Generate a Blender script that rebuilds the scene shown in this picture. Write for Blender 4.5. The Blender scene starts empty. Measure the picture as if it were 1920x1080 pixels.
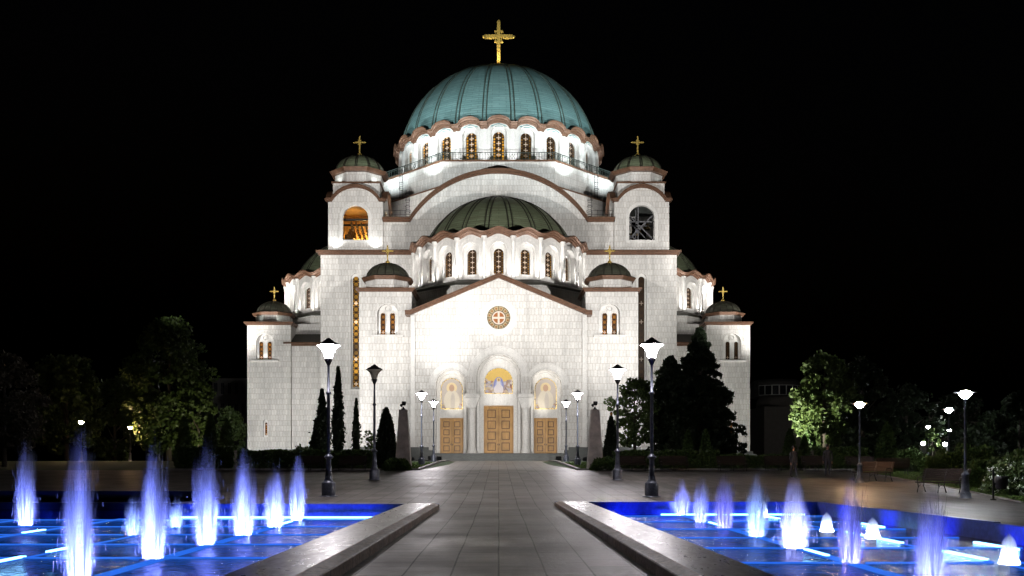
import bpy, bmesh, math, random
import numpy as np
from math import sin, cos, pi, radians as R, sqrt, tan, atan2
from mathutils import Vector, Matrix
from mathutils.geometry import delaunay_2d_cdt
random.seed(7); rng = np.random.default_rng(7)
S = bpy.context.scene
C = S.collection
# ------------------------------------------------------------------ camera, world, exposure
FPX, CX, HY, EYE = 1750.0, 935.0, 868.0, 1.45        # focal length in photo pixels, principal column, horizon row, eye height
cam = bpy.data.objects.new('camera', bpy.data.cameras.new('camera')); C.objects.link(cam)
cam.location = (0, 0, EYE); cam.rotation_euler = (pi/2, 0, 0)
cam.data.sensor_width = 36; cam.data.lens = 36*FPX/1920
cam.data.shift_x = (960-CX)/1920; cam.data.shift_y = (HY-540)/1920
cam.data.clip_start = .1; cam.data.clip_end = 3000
S.camera = cam
w = bpy.data.worlds.new('World'); S.world = w; w.use_nodes = True
nt = w.node_tree; bg = nt.nodes['Background']
sky = nt.nodes.new('ShaderNodeTexSky'); sky.sky_type = 'NISHITA'; sky.sun_disc = False
sky.sun_elevation = R(-4); sky.sun_rotation = R(150)
nt.links.new(sky.outputs[0], bg.inputs[0]); bg.inputs[1].default_value = .03
sl = bpy.data.lights.new('moon', 'SUN'); sl.energy = .004; sl.angle = R(.5); sl.color = (1, .95, .88)
so = bpy.data.objects.new('moon', sl); C.objects.link(so); so.rotation_euler = (R(50), 0, R(-150))
S.view_settings.view_transform = 'Standard'; S.view_settings.look = 'None'
S.view_settings.exposure = 0; S.view_settings.gamma = 1
cy = S.cycles
cy.use_denoising = True; cy.transparent_max_bounces = 40; cy.max_bounces = 6; cy.diffuse_bounces = 3; cy.glossy_bounces = 3
cy.transmission_bounces = 4; cy.sample_clamp_indirect = 4; cy.use_light_tree = True; cy.caustics_reflective = False; cy.caustics_refractive = False

def spot(name, loc, aim, power, cone=90, blend=.8, col=(1, 1, 1), rad=.15, parent=None):
    l = bpy.data.lights.new(name, 'SPOT'); l.energy = power; l.spot_size = R(cone); l.spot_blend = blend
    l.color = col; l.shadow_soft_size = rad
    o = bpy.data.objects.new(name, l); C.objects.link(o)
    o.location = loc; d = Vector(aim)-Vector(loc)
    o.rotation_euler = d.to_track_quat('-Z', 'Y').to_euler()
    return o

# ------------------------------------------------------------------ ground profile
GP = [(-40, 0), (27.6, 0), (36, .18), (48.8, .56), (62, .93), (75.5, 1.28), (89, 1.58), (118, 1.72), (2000, 1.72)]
def gz(y):
    for (a, za), (b, zb) in zip(GP, GP[1:]):
        if y <= b: return za+(zb-za)*(y-a)/(b-a)
    return 1.72
def at(px, D): return (px-CX)*D/FPX
def zt(py, D): return EYE+(HY-py)*D/FPX

# ------------------------------------------------------------------ shader helper
class NB:
    def __init__(s, name):
        s.m = bpy.data.materials.new(name); s.m.use_nodes = True
        s.t = s.m.node_tree; s.n = s.t.nodes; s.n.clear()
        s.out = s.n.new('ShaderNodeOutputMaterial')
    def l(s, a, b):
        s.t.links.new(a, b)
    def put(s, sock, v):
        if hasattr(v, 'is_output'): s.l(v, sock)
        elif isinstance(v, tuple) and len(v) == 3 and sock.type == 'RGBA': sock.default_value = (*v, 1)
        else: sock.default_value = v
    def M(s, op, a, b=0.0, c=None):
        n = s.n.new('ShaderNodeMath'); n.operation = op
        s.put(n.inputs[0], a); s.put(n.inputs[1], b)
        if c is not None: s.put(n.inputs[2], c)
        return n.outputs[0]
    def mix(s, f, a, b, mode='MIX'):
        n = s.n.new('ShaderNodeMix'); n.data_type = 'RGBA'; n.blend_type = mode
        s.put(n.inputs[0], f); s.put(n.inputs[6], a); s.put(n.inputs[7], b)
        return n.outputs[2]
    def noise(s, vec, scale, detail=4, rough=.55, dist=0):
        n = s.n.new('ShaderNodeTexNoise'); s.put(n.inputs['Scale'], scale); n.inputs['Detail'].default_value = detail
        n.inputs['Roughness'].default_value = rough; n.inputs['Distortion'].default_value = dist
        if vec is not None: s.l(vec, n.inputs['Vector'])
        return n.outputs['Fac']
    def ramp(s, f, stops):
        n = s.n.new('ShaderNodeValToRGB'); e = n.color_ramp.elements
        while len(e) < len(stops): e.new(.5)
        for k, (p, c) in enumerate(stops):
            e[k].position = p; e[k].color = (*c, 1) if isinstance(c, tuple) else (c, c, c, 1)
        s.put(n.inputs[0], f); return n.outputs[0]
    def coord(s, which='Object'):
        return s.n.new('ShaderNodeTexCoord').outputs[which]
    def xyz(s, v):
        n = s.n.new('ShaderNodeSeparateXYZ'); s.l(v, n.inputs[0]); return n.outputs
    def comb(s, x, y, z=0.0):
        n = s.n.new('ShaderNodeCombineXYZ'); s.put(n.inputs[0], x); s.put(n.inputs[1], y); s.put(n.inputs[2], z); return n.outputs[0]
    def scale(s, v, k):
        n = s.n.new('ShaderNodeVectorMath'); n.operation = 'MULTIPLY'; s.l(v, n.inputs[0]); n.inputs[1].default_value = k; return n.outputs[0]
    def bump(s, h, dist, strength=1):
        n = s.n.new('ShaderNodeBump'); n.inputs['Distance'].default_value = dist; n.inputs['Strength'].default_value = strength
        s.l(h, n.inputs['Height']); return n.outputs[0]
    def brick(s, vec, w, h, mortar, c1, c2, cm, off=.5, smooth=.1):
        n = s.n.new('ShaderNodeTexBrick'); s.l(vec, n.inputs['Vector']); n.offset = off
        s.put(n.inputs['Color1'], c1); s.put(n.inputs['Color2'], c2); s.put(n.inputs['Mortar'], cm)
        n.inputs['Scale'].default_value = 1; n.inputs['Mortar Size'].default_value = mortar; n.inputs['Mortar Smooth'].default_value = smooth
        n.inputs['Brick Width'].default_value = w; n.inputs['Row Height'].default_value = h
        return n.outputs['Color'], n.outputs['Fac']
    def pbr(s, col, rough=.5, metal=0.0, normal=None, emis=None, estr=0.0, spec=None):
        b = s.n.new('ShaderNodeBsdfPrincipled')
        s.put(b.inputs['Base Color'], col); s.put(b.inputs['Roughness'], rough); s.put(b.inputs['Metallic'], metal)
        if normal is not None: s.l(normal, b.inputs['Normal'])
        if emis is not None: s.put(b.inputs['Emission Color'], emis); s.put(b.inputs['Emission Strength'], estr)
        if spec is not None: s.put(b.inputs['Specular IOR Level'], spec)
        s.l(b.outputs[0], s.out.inputs[0]); return s.m

def simple(name, col, rough=.5, metal=0.0, nscale=6, var=.25, bumpd=0.0):
    k = NB(name); o = k.coord(); f = k.noise(o, nscale, 5)
    c = k.ramp(f, [(.3, tuple(x*(1-var) for x in col)), (.7, tuple(min(1, x*(1+var)) for x in col))])
    r = k.M('ADD', k.M('MULTIPLY', f, .2), rough-.1)
    return k.pbr(c, r, metal, k.bump(f, bumpd) if bumpd else None)
def emit(name, col, strength):
    k = NB(name); e = k.n.new('ShaderNodeEmission'); e.inputs[0].default_value = (*col, 1); e.inputs[1].default_value = strength
    k.l(e.outputs[0], k.out.inputs[0]); return k.m

MT = {}
def mk_marble(name, tile, lo, hi, warm=(1, .97, .93)):
    k = NB(name); o = k.coord(); p = k.xyz(o)
    v1 = k.noise(o, 1.3, 8, .65, 2.2); v2 = k.noise(o, .12, 3)
    vein = k.ramp(v1, [(.46, 1.0), (.5, .8), (.54, 1.0)])
    big = k.ramp(v2, [(.3, .9), (.7, 1.04)])
    if tile:
        g = k.n.new('ShaderNodeNewGeometry'); nn = k.xyz(g.outputs['True Normal'])
        u = k.M('SUBTRACT', k.M('MULTIPLY', p[1], nn[0]), k.M('MULTIPLY', p[0], nn[1]))
        uv = k.comb(u, k.M('ADD', p[2], .31))
        a, f = k.brick(uv, .44, .86, .02, (lo,)*3, (hi,)*3, (lo*.72, lo*.65, lo*.59), .5)
        col = k.mix(1.0, a, vein, 'MULTIPLY'); nrm = k.bump(f, -.01)
    else:
        col = k.mix(1.0, (hi,)*3, vein, 'MULTIPLY'); nrm = None
    streak = k.ramp(k.noise(k.scale(o, (1.2, 1.2, .07)), 1.3, 6, .6), [(.34, .83), (.58, 1.0)])
    col = k.mix(1.0, k.mix(1.0, col, big, 'MULTIPLY'), streak, 'MULTIPLY')
    col = k.mix(1.0, col, warm, 'MULTIPLY')
    return k.pbr(col, .55, 0, nrm)
MT['tile'] = mk_marble('marble_cladding', True, .63, .74)
MT['marble'] = mk_marble('marble_plain', False, .7, .76)
def mk_copper(name, a, b, c):
    """aged sheet copper: seamed courses, run-off streaks"""
    k = NB(name); uv = k.coord('UV'); o = k.coord(); p = k.xyz(o)
    br, f = k.brick(uv, 2.4, .42, .03, a, b, tuple(x*.45 for x in a), .5)
    st = k.noise(k.scale(uv, (.16, 1.9, 1)), 1.2, 6, .65)
    col = k.mix(k.ramp(st, [(.38, 0.0), (.66, .75)]), br, c)
    return k.pbr(col, .55, .15, k.bump(f, -.02))
MT['teal'] = mk_copper('patina_copper_cool_lit', (.21, .39, .39), (.27, .46, .46), (.14, .28, .28))  # main dome's cool floodlight tint is put into its copper colour
MT['olive'] = mk_copper('aged_copper_warm_lit', (.17, .21, .125), (.215, .26, .16), (.11, .11, .065))  # warmer light on the olive domes is mixed into this copper colour
MT['roofdark'] = mk_copper('dark_copper', (.06, .066, .045), (.08, .083, .055), (.045, .034, .027))
MT['brown'] = simple('new_copper', (.135, .070, .042), .42, .3, 3, .3)
MT['gold'] = simple('gilding', (1.0, .66, .17), .28, .75, 4, .1)
MT['stone_dark'] = simple('plinth_stone', (.055, .06, .055), .5, 0, 2, .3)
MT['iron'] = simple('dark_iron', (.02, .021, .022), .45, .4, 8)
MT['green_iron'] = simple('painted_iron', (.03, .042, .036), .5, .2, 8)
MT['lampmetal'] = simple('lamp_paint', (.10, .11, .14), .35, .3, 14, .3)
MT['capmetal'] = simple('lamp_cap_paint', (.03, .028, .03), .5, .2, 14)
MT['steel'] = simple('galvanised_steel', (.16, .16, .17), .5, .5, 6)
MT['glow_white'] = emit('lamp_glow', (1, .93, .98), 190)
MT['glow_cold'] = emit('lamp_glow_cold', (.95, .97, 1), 340)
MT['glow_warm'] = emit('lamp_glow_warm', (1, .62, .34), 400)
MT['frosted'] = simple('unlit_frosted_glass', (.45, .42, .33), .3, 0, 5, .1)
def mk_wood(name, a, b, sc=1.0, ax=2, rg=.42):
    k = NB(name); o = k.coord()
    sv = [9*sc, 9*sc, 9*sc]; sv[ax] = .5*sc
    f = k.noise(k.scale(o, tuple(sv)), 1.6, 6, .6, .6)
    g = k.noise(o, .7, 3)
    col = k.mix(k.ramp(f, [(.3, 0.0), (.7, 1.0)]), a, b)
    col = k.mix(1.0, col, k.ramp(g, [(.35, .72), (.6, 1.0)]), 'MULTIPLY')
    return k.pbr(col, rg, 0, k.bump(f, .004), spec=.3)
MT['oak'] = mk_wood('oak_doors', (.42, .205, .055), (.62, .345, .10))
MT['slat'] = mk_wood('bench_slats', (.016, .009, .007), (.042, .024, .018), 1, 0, .8)
MT['oak_dark'] = mk_wood('oak_door_grooves', (.10, .05, .018), (.17, .085, .03))
MT['rib'] = simple('rib_copper', (.07, .10, .085), .55, .15, 1.5, .4)
MT['bell'] = simple('bronze', (.16, .11, .05), .35, .8, 4)
# stained glass: UV in pane widths (u -.5..+.5, v upward)
def mk_glass(name, strength, cross=.35, top=0.0, gold=(1.0, .48, .04), simple_col=False):
    k = NB(name); uv = k.coord('UV'); p = k.xyz(uv); o = k.coord()
    u, v = p[0], p[1]
    if simple_col:
        per = 1.0; cu = u
        cv = k.M('SUBTRACT', k.M('FRACT', v), .5); r0 = .36; half = .5
    else:
        cu = u; cv = k.M('MULTIPLY', k.M('SUBTRACT', k.M('FRACT', k.M('MULTIPLY', v, 2.0)), .5), .5); r0 = .2; half = .25
    r = k.M('SQRT', k.M('ADD', k.M('MULTIPLY', cu, cu), k.M('MULTIPLY', cv, cv)))
    disc = k.M('LESS_THAN', r, r0)
    ring = k.M('LESS_THAN', k.M('ABSOLUTE', k.M('SUBTRACT', r, r0*.98)), r0*.12)
    au, av = k.M('ABSOLUTE', cu), k.M('ABSOLUTE', cv)
    crs = k.M('MULTIPLY', k.M('LESS_THAN', k.M('MINIMUM', au, av), r0*.13), k.M('LESS_THAN', k.M('MAXIMUM', au, av), r0*1.0))
    # border squares
    bu = k.M('SUBTRACT', k.M('FRACT', k.M('MULTIPLY', v, 4.0)), .5)
    inb = k.M('MULTIPLY', k.M('LESS_THAN', k.M('ABSOLUTE', bu), .34), k.M('MULTIPLY', k.M('GREATER_THAN', k.M('ABSOLUTE', u), .3), k.M('LESS_THAN', k.M('ABSOLUTE', u), .46)))
    if simple_col: inb = k.M('MULTIPLY', k.M('GREATER_THAN', r, r0*1.3), k.M('MULTIPLY', k.M('LESS_THAN', au, .42), k.M('LESS_THAN', av, .42)))
    cell = k.n.new('ShaderNodeTexWhiteNoise'); cell.noise_dimensions = '2D'
    k.l(k.comb(k.M('FLOOR', k.M('MULTIPLY', u, 3.0 if not simple_col else .0)), k.M('FLOOR', k.M('MULTIPLY', v, 4.0 if not simple_col else 1.0))), cell.inputs[0])
    if simple_col: crs = k.M('MULTIPLY', crs, k.M('GREATER_THAN', cell.outputs['Value'], .72))
    rn = k.M('ADD', k.M('MULTIPLY', cell.outputs['Value'], .75), .35)
    big = k.ramp(k.noise(o, .45, 2), [(.35, .25), (.62, 1.2)])
    lit = k.M('ADD', k.M('MULTIPLY', disc, .55), inb)
    lit = k.M('MULTIPLY', k.M('MULTIPLY', k.M('MINIMUM', lit, 1.0), k.M('SUBTRACT', 1.0, k.M('MULTIPLY', ring, .8))), rn)
    lit = k.M('MULTIPLY', lit, big)
    col = k.mix(crs, gold, (1.0, .86, .72))
    e = k.M('ADD', k.M('MULTIPLY', lit, strength), k.M('MULTIPLY', crs, cross))
    base = k.mix(crs, (.03, .018, .011), (.3, .24, .2))
    return k.pbr(base, .2, 0, None, col, e)
MT['glass_hot'] = mk_glass('stained_glass_bright', 1.5, .25, simple_col=True)
MT['glass_mid'] = mk_glass('stained_glass_lit', 1.0, .30)
MT['glass_lancet'] = mk_glass('stained_glass_lancet', .75, .1, simple_col=True, gold=(1, .36, .03))
MT['glass_dim'] = mk_glass('stained_glass_dim', .22, .14)
MT['glass_dark'] = mk_glass('stained_glass_unlit', .03, .03, simple_col=True)
def mk_rose():
    k = NB('rose_glass'); p = k.xyz(k.coord('UV')); u, v = p[0], p[1]
    r = k.M('SQRT', k.M('ADD', k.M('MULTIPLY', u, u), k.M('MULTIPLY', v, v)))
    th = k.M('ARCTAN2', v, u)
    f = k.M('SUBTRACT', k.M('FRACT', k.M('MULTIPLY', th, 12/(2*pi))), .5)
    outer = k.M('MULTIPLY', k.M('GREATER_THAN', r, .6), k.M('MULTIPLY', k.M('LESS_THAN', r, .94), k.M('LESS_THAN', k.M('ABSOLUTE', f), .44)))
    dot = k.M('MULTIPLY', outer, k.M('LESS_THAN', k.M('ADD', k.M('POWER', k.M('MULTIPLY', f, .42), 2.0), k.M('POWER', k.M('SUBTRACT', r, .77), 2.0)), .006))
    ring = k.M('LESS_THAN', k.M('ABSOLUTE', k.M('SUBTRACT', r, .5)), .05)
    mn = k.M('MINIMUM', k.M('ABSOLUTE', u), k.M('ABSOLUTE', v))
    inner = k.M('LESS_THAN', r, .45)
    crs = k.M('MULTIPLY', inner, k.M('LESS_THAN', mn, .08))
    col = k.mix(outer, (.03, .02, .015), (.34, .27, .16))
    col = k.mix(dot, col, (.26, .1, .03)); col = k.mix(inner, col, (.28, .10, .03))
    col = k.mix(k.M('MAXIMUM', ring, crs), col, (.6, .52, .45))
    return k.pbr(col, .3, 0, None, col, .05)
MT['rose'] = mk_rose()
def mk_mosaic(name, ground, robe, halo, central):
    """gilded tesserae with a robed figure and a crowd of softer patches; UV in half widths from the foot"""
    k = NB(name); uv = k.coord('UV'); p = k.xyz(uv); u, v = p[0], p[1]
    tess = k.n.new('ShaderNodeTexVoronoi'); k.l(uv, tess.inputs['Vector']); tess.inputs['Scale'].default_value = 40
    blot = k.n.new('ShaderNodeTexVoronoi'); k.l(uv, blot.inputs['Vector']); blot.inputs['Scale'].default_value = 6.5
    q = k.xyz(blot.outputs['Color'])
    crowd = k.ramp(q[0], [(0.0, (.55, .45, .42)), (.25, (.22, .10, .08)), (.45, (.62, .5, .33)), (.6, (.2, .22, .38)), (.8, (.7, .62, .58)), (1.0, (.38, .16, .07))])
    nz = k.noise(uv, 3.0, 3)
    line = k.M('ADD', k.M('MULTIPLY', k.M('ABSOLUTE', u), .55 if central else .3), k.M('MULTIPLY', nz, .7))
    lim = k.M('LESS_THAN', v, k.M('ADD', line, .25 if central else -.1))
    c = k.mix(lim, ground, crowd)
    def ell(cu, cv, ru, rv):
        a = k.M('DIVIDE', k.M('SUBTRACT', u, cu), ru); b = k.M('DIVIDE', k.M('SUBTRACT', v, cv), rv)
        return k.M('LESS_THAN', k.M('ADD', k.M('MULTIPLY', a, a), k.M('MULTIPLY', b, b)), 1.0)
    if central:
        c = k.mix(ell(0, .62, .36, .56), c, (.25, .27, .55)); c = k.mix(ell(0, .55, .25, .45), c, (.42, .44, .68))
        c = k.mix(ell(0, .3, .34, .36), c, robe); c = k.mix(ell(0, .62, .15, .32), c, robe)
        c = k.mix(ell(0, 1.0, .14, .14), c, halo); c = k.mix(ell(0, .98, .07, .09), c, (.45, .25, .17))
    else:
        c = k.mix(ell(0, 1.95, .48, .48), c, halo); c = k.mix(ell(0, .75, .72, 1.0), c, robe)
        c = k.mix(ell(.1, .7, .2, .8), c, (.55, .5, .45)); c = k.mix(ell(0, 1.93, .24, .32), c, (.5, .32, .22))
    edge = k.ramp(tess.outputs['Distance'], [(.0, 1.0), (.8, .75)])
    return k.pbr(k.mix(1.0, c, edge, 'MULTIPLY'), .4)
MT['mosaic_c'] = mk_mosaic('mosaic_scene', (.78, .52, .13), (.72, .66, .68), (.85, .62, .2), True)
MT['mosaic_s'] = mk_mosaic('mosaic_figure', (.52, .46, .42), (.66, .6, .5), (.75, .6, .35), False)
# ground materials
def mk_paving(name, lo, hi, bw, bh, rough):
    k = NB(name); o = k.coord(); p = k.xyz(o)
    wob = k.M('MULTIPLY', k.M('SUBTRACT', k.noise(o, .25, 1), .5), .05)
    a, f = k.brick(k.comb(p[1], k.M('ADD', p[0], wob)), bw, bh, .013, lo, hi, tuple(x*.25 for x in lo), .37)
    n1 = k.noise(o, .5, 6, .65); n2 = k.noise(o, 9, 5, .6); n3 = k.noise(k.scale(o, (.16, .5, 1)), 1.0, 4)
    col = k.mix(1.0, a, k.ramp(n1, [(.3, .6), (.7, 1.35)]), 'MULTIPLY')
    col = k.mix(1.0, col, k.ramp(n2, [(.3, .75), (.7, 1.25)]), 'MULTIPLY')
    n4 = k.noise(k.scale(o, (.5, 3.2, 1)), 1.5, 5, .65)
    col = k.mix(1.0, col, k.ramp(n4, [(.33, .6), (.66, 1.3)]), 'MULTIPLY')
    r = k.M('ADD', rough, k.M('ADD', k.M('MULTIPLY', k.M('SUBTRACT', n3, .5), .16), k.M('ADD', k.M('MULTIPLY', k.M('SUBTRACT', n1, .5), .4), k.M('MULTIPLY', k.M('SUBTRACT', n2, .5), .3))))
    return k.pbr(col, r, 0, k.bump(n2, .012), spec=k.M('MULTIPLY', k.M('SUBTRACT', 1.0, k.M('MULTIPLY', f, .75)), .48))
MT['paving'] = mk_paving('stone_paving', (.056, .049, .045), (.145, .127, .118), 1.5, .62, .47)
MT['path'] = mk_paving('pale_paving', (.14, .125, .115), (.18, .165, .15), 1.2, .62, .42)
def mk_granite(name, base, rough, sp=.5):
    k = NB(name); o = k.coord(); n1 = k.noise(o, 1.2, 5); n2 = k.noise(k.scale(o, (1, .6, 1)), 16, 6, .7); n3 = k.noise(k.scale(o, (3, .9, 1)), 2.5, 6, .65)
    col = k.mix(1.0, k.ramp(n2, [(.35, tuple(x*.55 for x in base)), (.65, tuple(x*1.45 for x in base))]), k.ramp(n1, [(.3, .7), (.7, 1.2)]), 'MULTIPLY')
    br, f = k.brick(k.comb(k.xyz(o)[1], k.xyz(o)[0]), 1.6, 5.0, .02, (1, 1, 1), (.78, .75, .74), (.2, .2, .2))
    col = k.mix(1.0, col, br, 'MULTIPLY')
    r = k.M('ADD', rough, k.M('MULTIPLY', k.M('SUBTRACT', n3, .45), .5))
    return k.pbr(col, r, 0, k.bump(n2, .0025), spec=sp)
MT['granite'] = mk_granite('polished_granite', (.12, .1, .092), .3)
MT['kerb'] = simple('kerb_stone', (.2, .19, .18), .6, 0, 5, .25)
MT['obelisk'] = simple('obelisk_stone', (.45, .40, .36), .5, 0, 1.8, .35)
MT['poolwall'] = simple('pool_tiles', (.10, .12, .4), .35, 0, 7, .3)
MT['poolfloor'] = simple('pool_floor', (.006, .007, .02), .5, 0, 3, .3)
MT['led'] = emit('blue_led', (.03, .18, .95), .85)
MT['led_hot'] = emit('blue_led_tube', (.22, .55, 1.0), 5.5)
def mk_water():
    k = NB('water'); o = k.coord()
    n1 = k.noise(k.scale(o, (1, .6, 1)), 8.0, 4, .65, .4); n2 = k.noise(o, 1.3, 3)
    nrm = k.bump(k.M('ADD', k.M('MULTIPLY', n1, .55), k.M('MULTIPLY', n2, 1.0)), .07, .8)
    fr = k.n.new('ShaderNodeFresnel'); fr.inputs[0].default_value = 1.33; k.l(nrm, fr.inputs[1])
    g = k.n.new('ShaderNodeBsdfGlossy'); g.inputs['Roughness'].default_value = .05; k.l(nrm, g.inputs['Normal'])
    t = k.n.new('ShaderNodeBsdfTransparent'); t.inputs[0].default_value = (.11, .13, .18, 1)
    mx = k.n.new('ShaderNodeMixShader'); k.l(fr.outputs[0], mx.inputs[0]); k.l(t.outputs[0], mx.inputs[1]); k.l(g.outputs[0], mx.inputs[2])
    k.l(mx.outputs[0], k.out.inputs[0]); return k.m
MT['water'] = mk_water()
def mk_spray(name, alpha):
    k = NB(name)
    d = k.n.new('ShaderNodeBsdfDiffuse'); d.inputs[0].default_value = (.9, .92, .95, 1)
    tl = k.n.new('ShaderNodeBsdfTranslucent'); tl.inputs[0].default_value = (.9, .92, .95, 1)
    a = k.n.new('ShaderNodeMixShader'); a.inputs[0].default_value = .5; k.l(d.outputs[0], a.inputs[1]); k.l(tl.outputs[0], a.inputs[2])
    t = k.n.new('ShaderNodeBsdfTransparent'); b = k.n.new('ShaderNodeMixShader'); b.inputs[0].default_value = alpha
    k.l(t.outputs[0], b.inputs[1]); k.l(a.outputs[0], b.inputs[2]); k.l(b.outputs[0], k.out.inputs[0]); return k.m
MT['spray'] = mk_spray('falling_water', .16)
def mk_mist(name, dens, bell=False):
    """fine water droplets: a scattering body, thinning outward and upward in separate streams"""
    k = NB(name); g = k.coord('Generated'); p = k.xyz(g)
    dx = k.M('SUBTRACT', p[0], .5); dy = k.M('SUBTRACT', p[1], .5); z = p[2]
    r = k.M('MULTIPLY', k.M('SQRT', k.M('ADD', k.M('MULTIPLY', dx, dx), k.M('MULTIPLY', dy, dy))), 2.0)
    info = k.n.new('ShaderNodeObjectInfo'); off = k.M('MULTIPLY', info.outputs['Random'], 37.0)
    def nz(sx, sz, det):
        return k.noise(k.comb(k.M('ADD', k.M('MULTIPLY', p[0], sx), off), k.M('MULTIPLY', p[1], sx), k.M('MULTIPLY', z, sz)), 1.0, det)
    sm = lambda v, a, b: k.ramp(v, [(a, 0.0), (b, 1.0)])
    if bell:
        edge = k.M('SUBTRACT', k.M('SUBTRACT', 1.0, k.M('POWER', z, 2.6)), r)
        d = sm(k.M('ADD', edge, .5), .5, .62)
    else:
        n1 = nz(7.0, .7, 3); top = k.M('ADD', k.M('SUBTRACT', .58, k.M('MULTIPLY', r, .95)), k.M('MULTIPLY', nz(5.5, .3, 2), .95))
        fade = sm(k.M('ADD', k.M('SUBTRACT', top, z), .5), .40, .78)
        wid = k.M('ADD', .36, k.M('MULTIPLY', z, .42))
        rad = sm(k.M('ADD', k.M('SUBTRACT', wid, r), .5), .36, .60)
        halo = k.M('MULTIPLY', sm(k.M('ADD', k.M('SUBTRACT', .92, r), .5), .5, 1.0), sm(k.M('ADD', k.M('SUBTRACT', k.M('MULTIPLY', top, .85), z), .5), .45, .8))
        d = k.M('ADD', k.M('MULTIPLY', k.M('MULTIPLY', fade, rad), k.M('ADD', .12, k.M('MULTIPLY', sm(n1, .42, .62), 1.5))), k.M('MULTIPLY', k.M('MULTIPLY', halo, sm(z, .02, .4)), .14))
    v = k.n.new('ShaderNodeVolumeScatter'); v.inputs['Color'].default_value = (.97, .98, 1, 1); v.inputs['Anisotropy'].default_value = .0
    k.put(v.inputs['Density'], k.M('MULTIPLY', d, dens)); k.l(v.outputs[0], k.out.inputs[1]); return k.m
MT['mist'] = mk_mist('droplet_mist', 1.9); MT['froth'] = mk_mist('droplet_froth', 6.0, True)
def mk_leaf(name, a, b):
    k = NB(name); o = k.coord(); g = k.n.new('ShaderNodeNewGeometry')
    f = k.M('ADD', k.M('MULTIPLY', k.noise(o, .9, 3), .6), k.M('MULTIPLY', g.outputs['Random Per Island'], .45))
    col = k.ramp(f, [(.25, a), (.75, b)])
    d = k.n.new('ShaderNodeBsdfPrincipled'); k.l(col, d.inputs['Base Color']); d.inputs['Roughness'].default_value = .55
    t = k.n.new('ShaderNodeBsdfTranslucent'); k.l(col, t.inputs[0])
    m = k.n.new('ShaderNodeMixShader'); m.inputs[0].default_value = .3
    k.l(d.outputs[0], m.inputs[1]); k.l(t.outputs[0], m.inputs[2]); k.l(m.outputs[0], k.out.inputs[0]); return k.m
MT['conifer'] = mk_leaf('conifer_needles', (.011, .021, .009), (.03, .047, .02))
MT['leaf'] = mk_leaf('broad_leaves', (.03, .055, .014), (.08, .12, .03))
MT['leaf_grey'] = mk_leaf('silver_leaves', (.05, .045, .035), (.10, .09, .065))
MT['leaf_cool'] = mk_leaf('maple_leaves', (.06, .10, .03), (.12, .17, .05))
MT['bush'] = mk_leaf('bush_leaves', (.03, .065, .015), (.08, .13, .03))
MT['grass'] = mk_leaf('grass_blades', (.06, .12, .02), (.12, .19, .045))
MT['petal'] = simple('white_petals', (.75, .78, .72), .6)
MT['bark'] = simple('bark', (.07, .055, .045), .8, 0, 9, .4, .02)
MT['soil'] = simple('lawn_ground', (.04, .075, .02), .9, 0, 2, .4, .03)
MT['wallgrey'] = simple('rendered_wall', (.15, .135, .125), .8, 0, 1, .15)
MT['walldark'] = simple('dark_render', (.08, .075, .075), .8, 0, 1, .2)
MT['winpane'] = simple('window_pane', (.02, .022, .03), .15)
MT['white'] = simple('white_paint', (.6, .6, .6), .5)
MT['planter'] = simple('planter_stone', (.5, .45, .38), .7)

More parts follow.
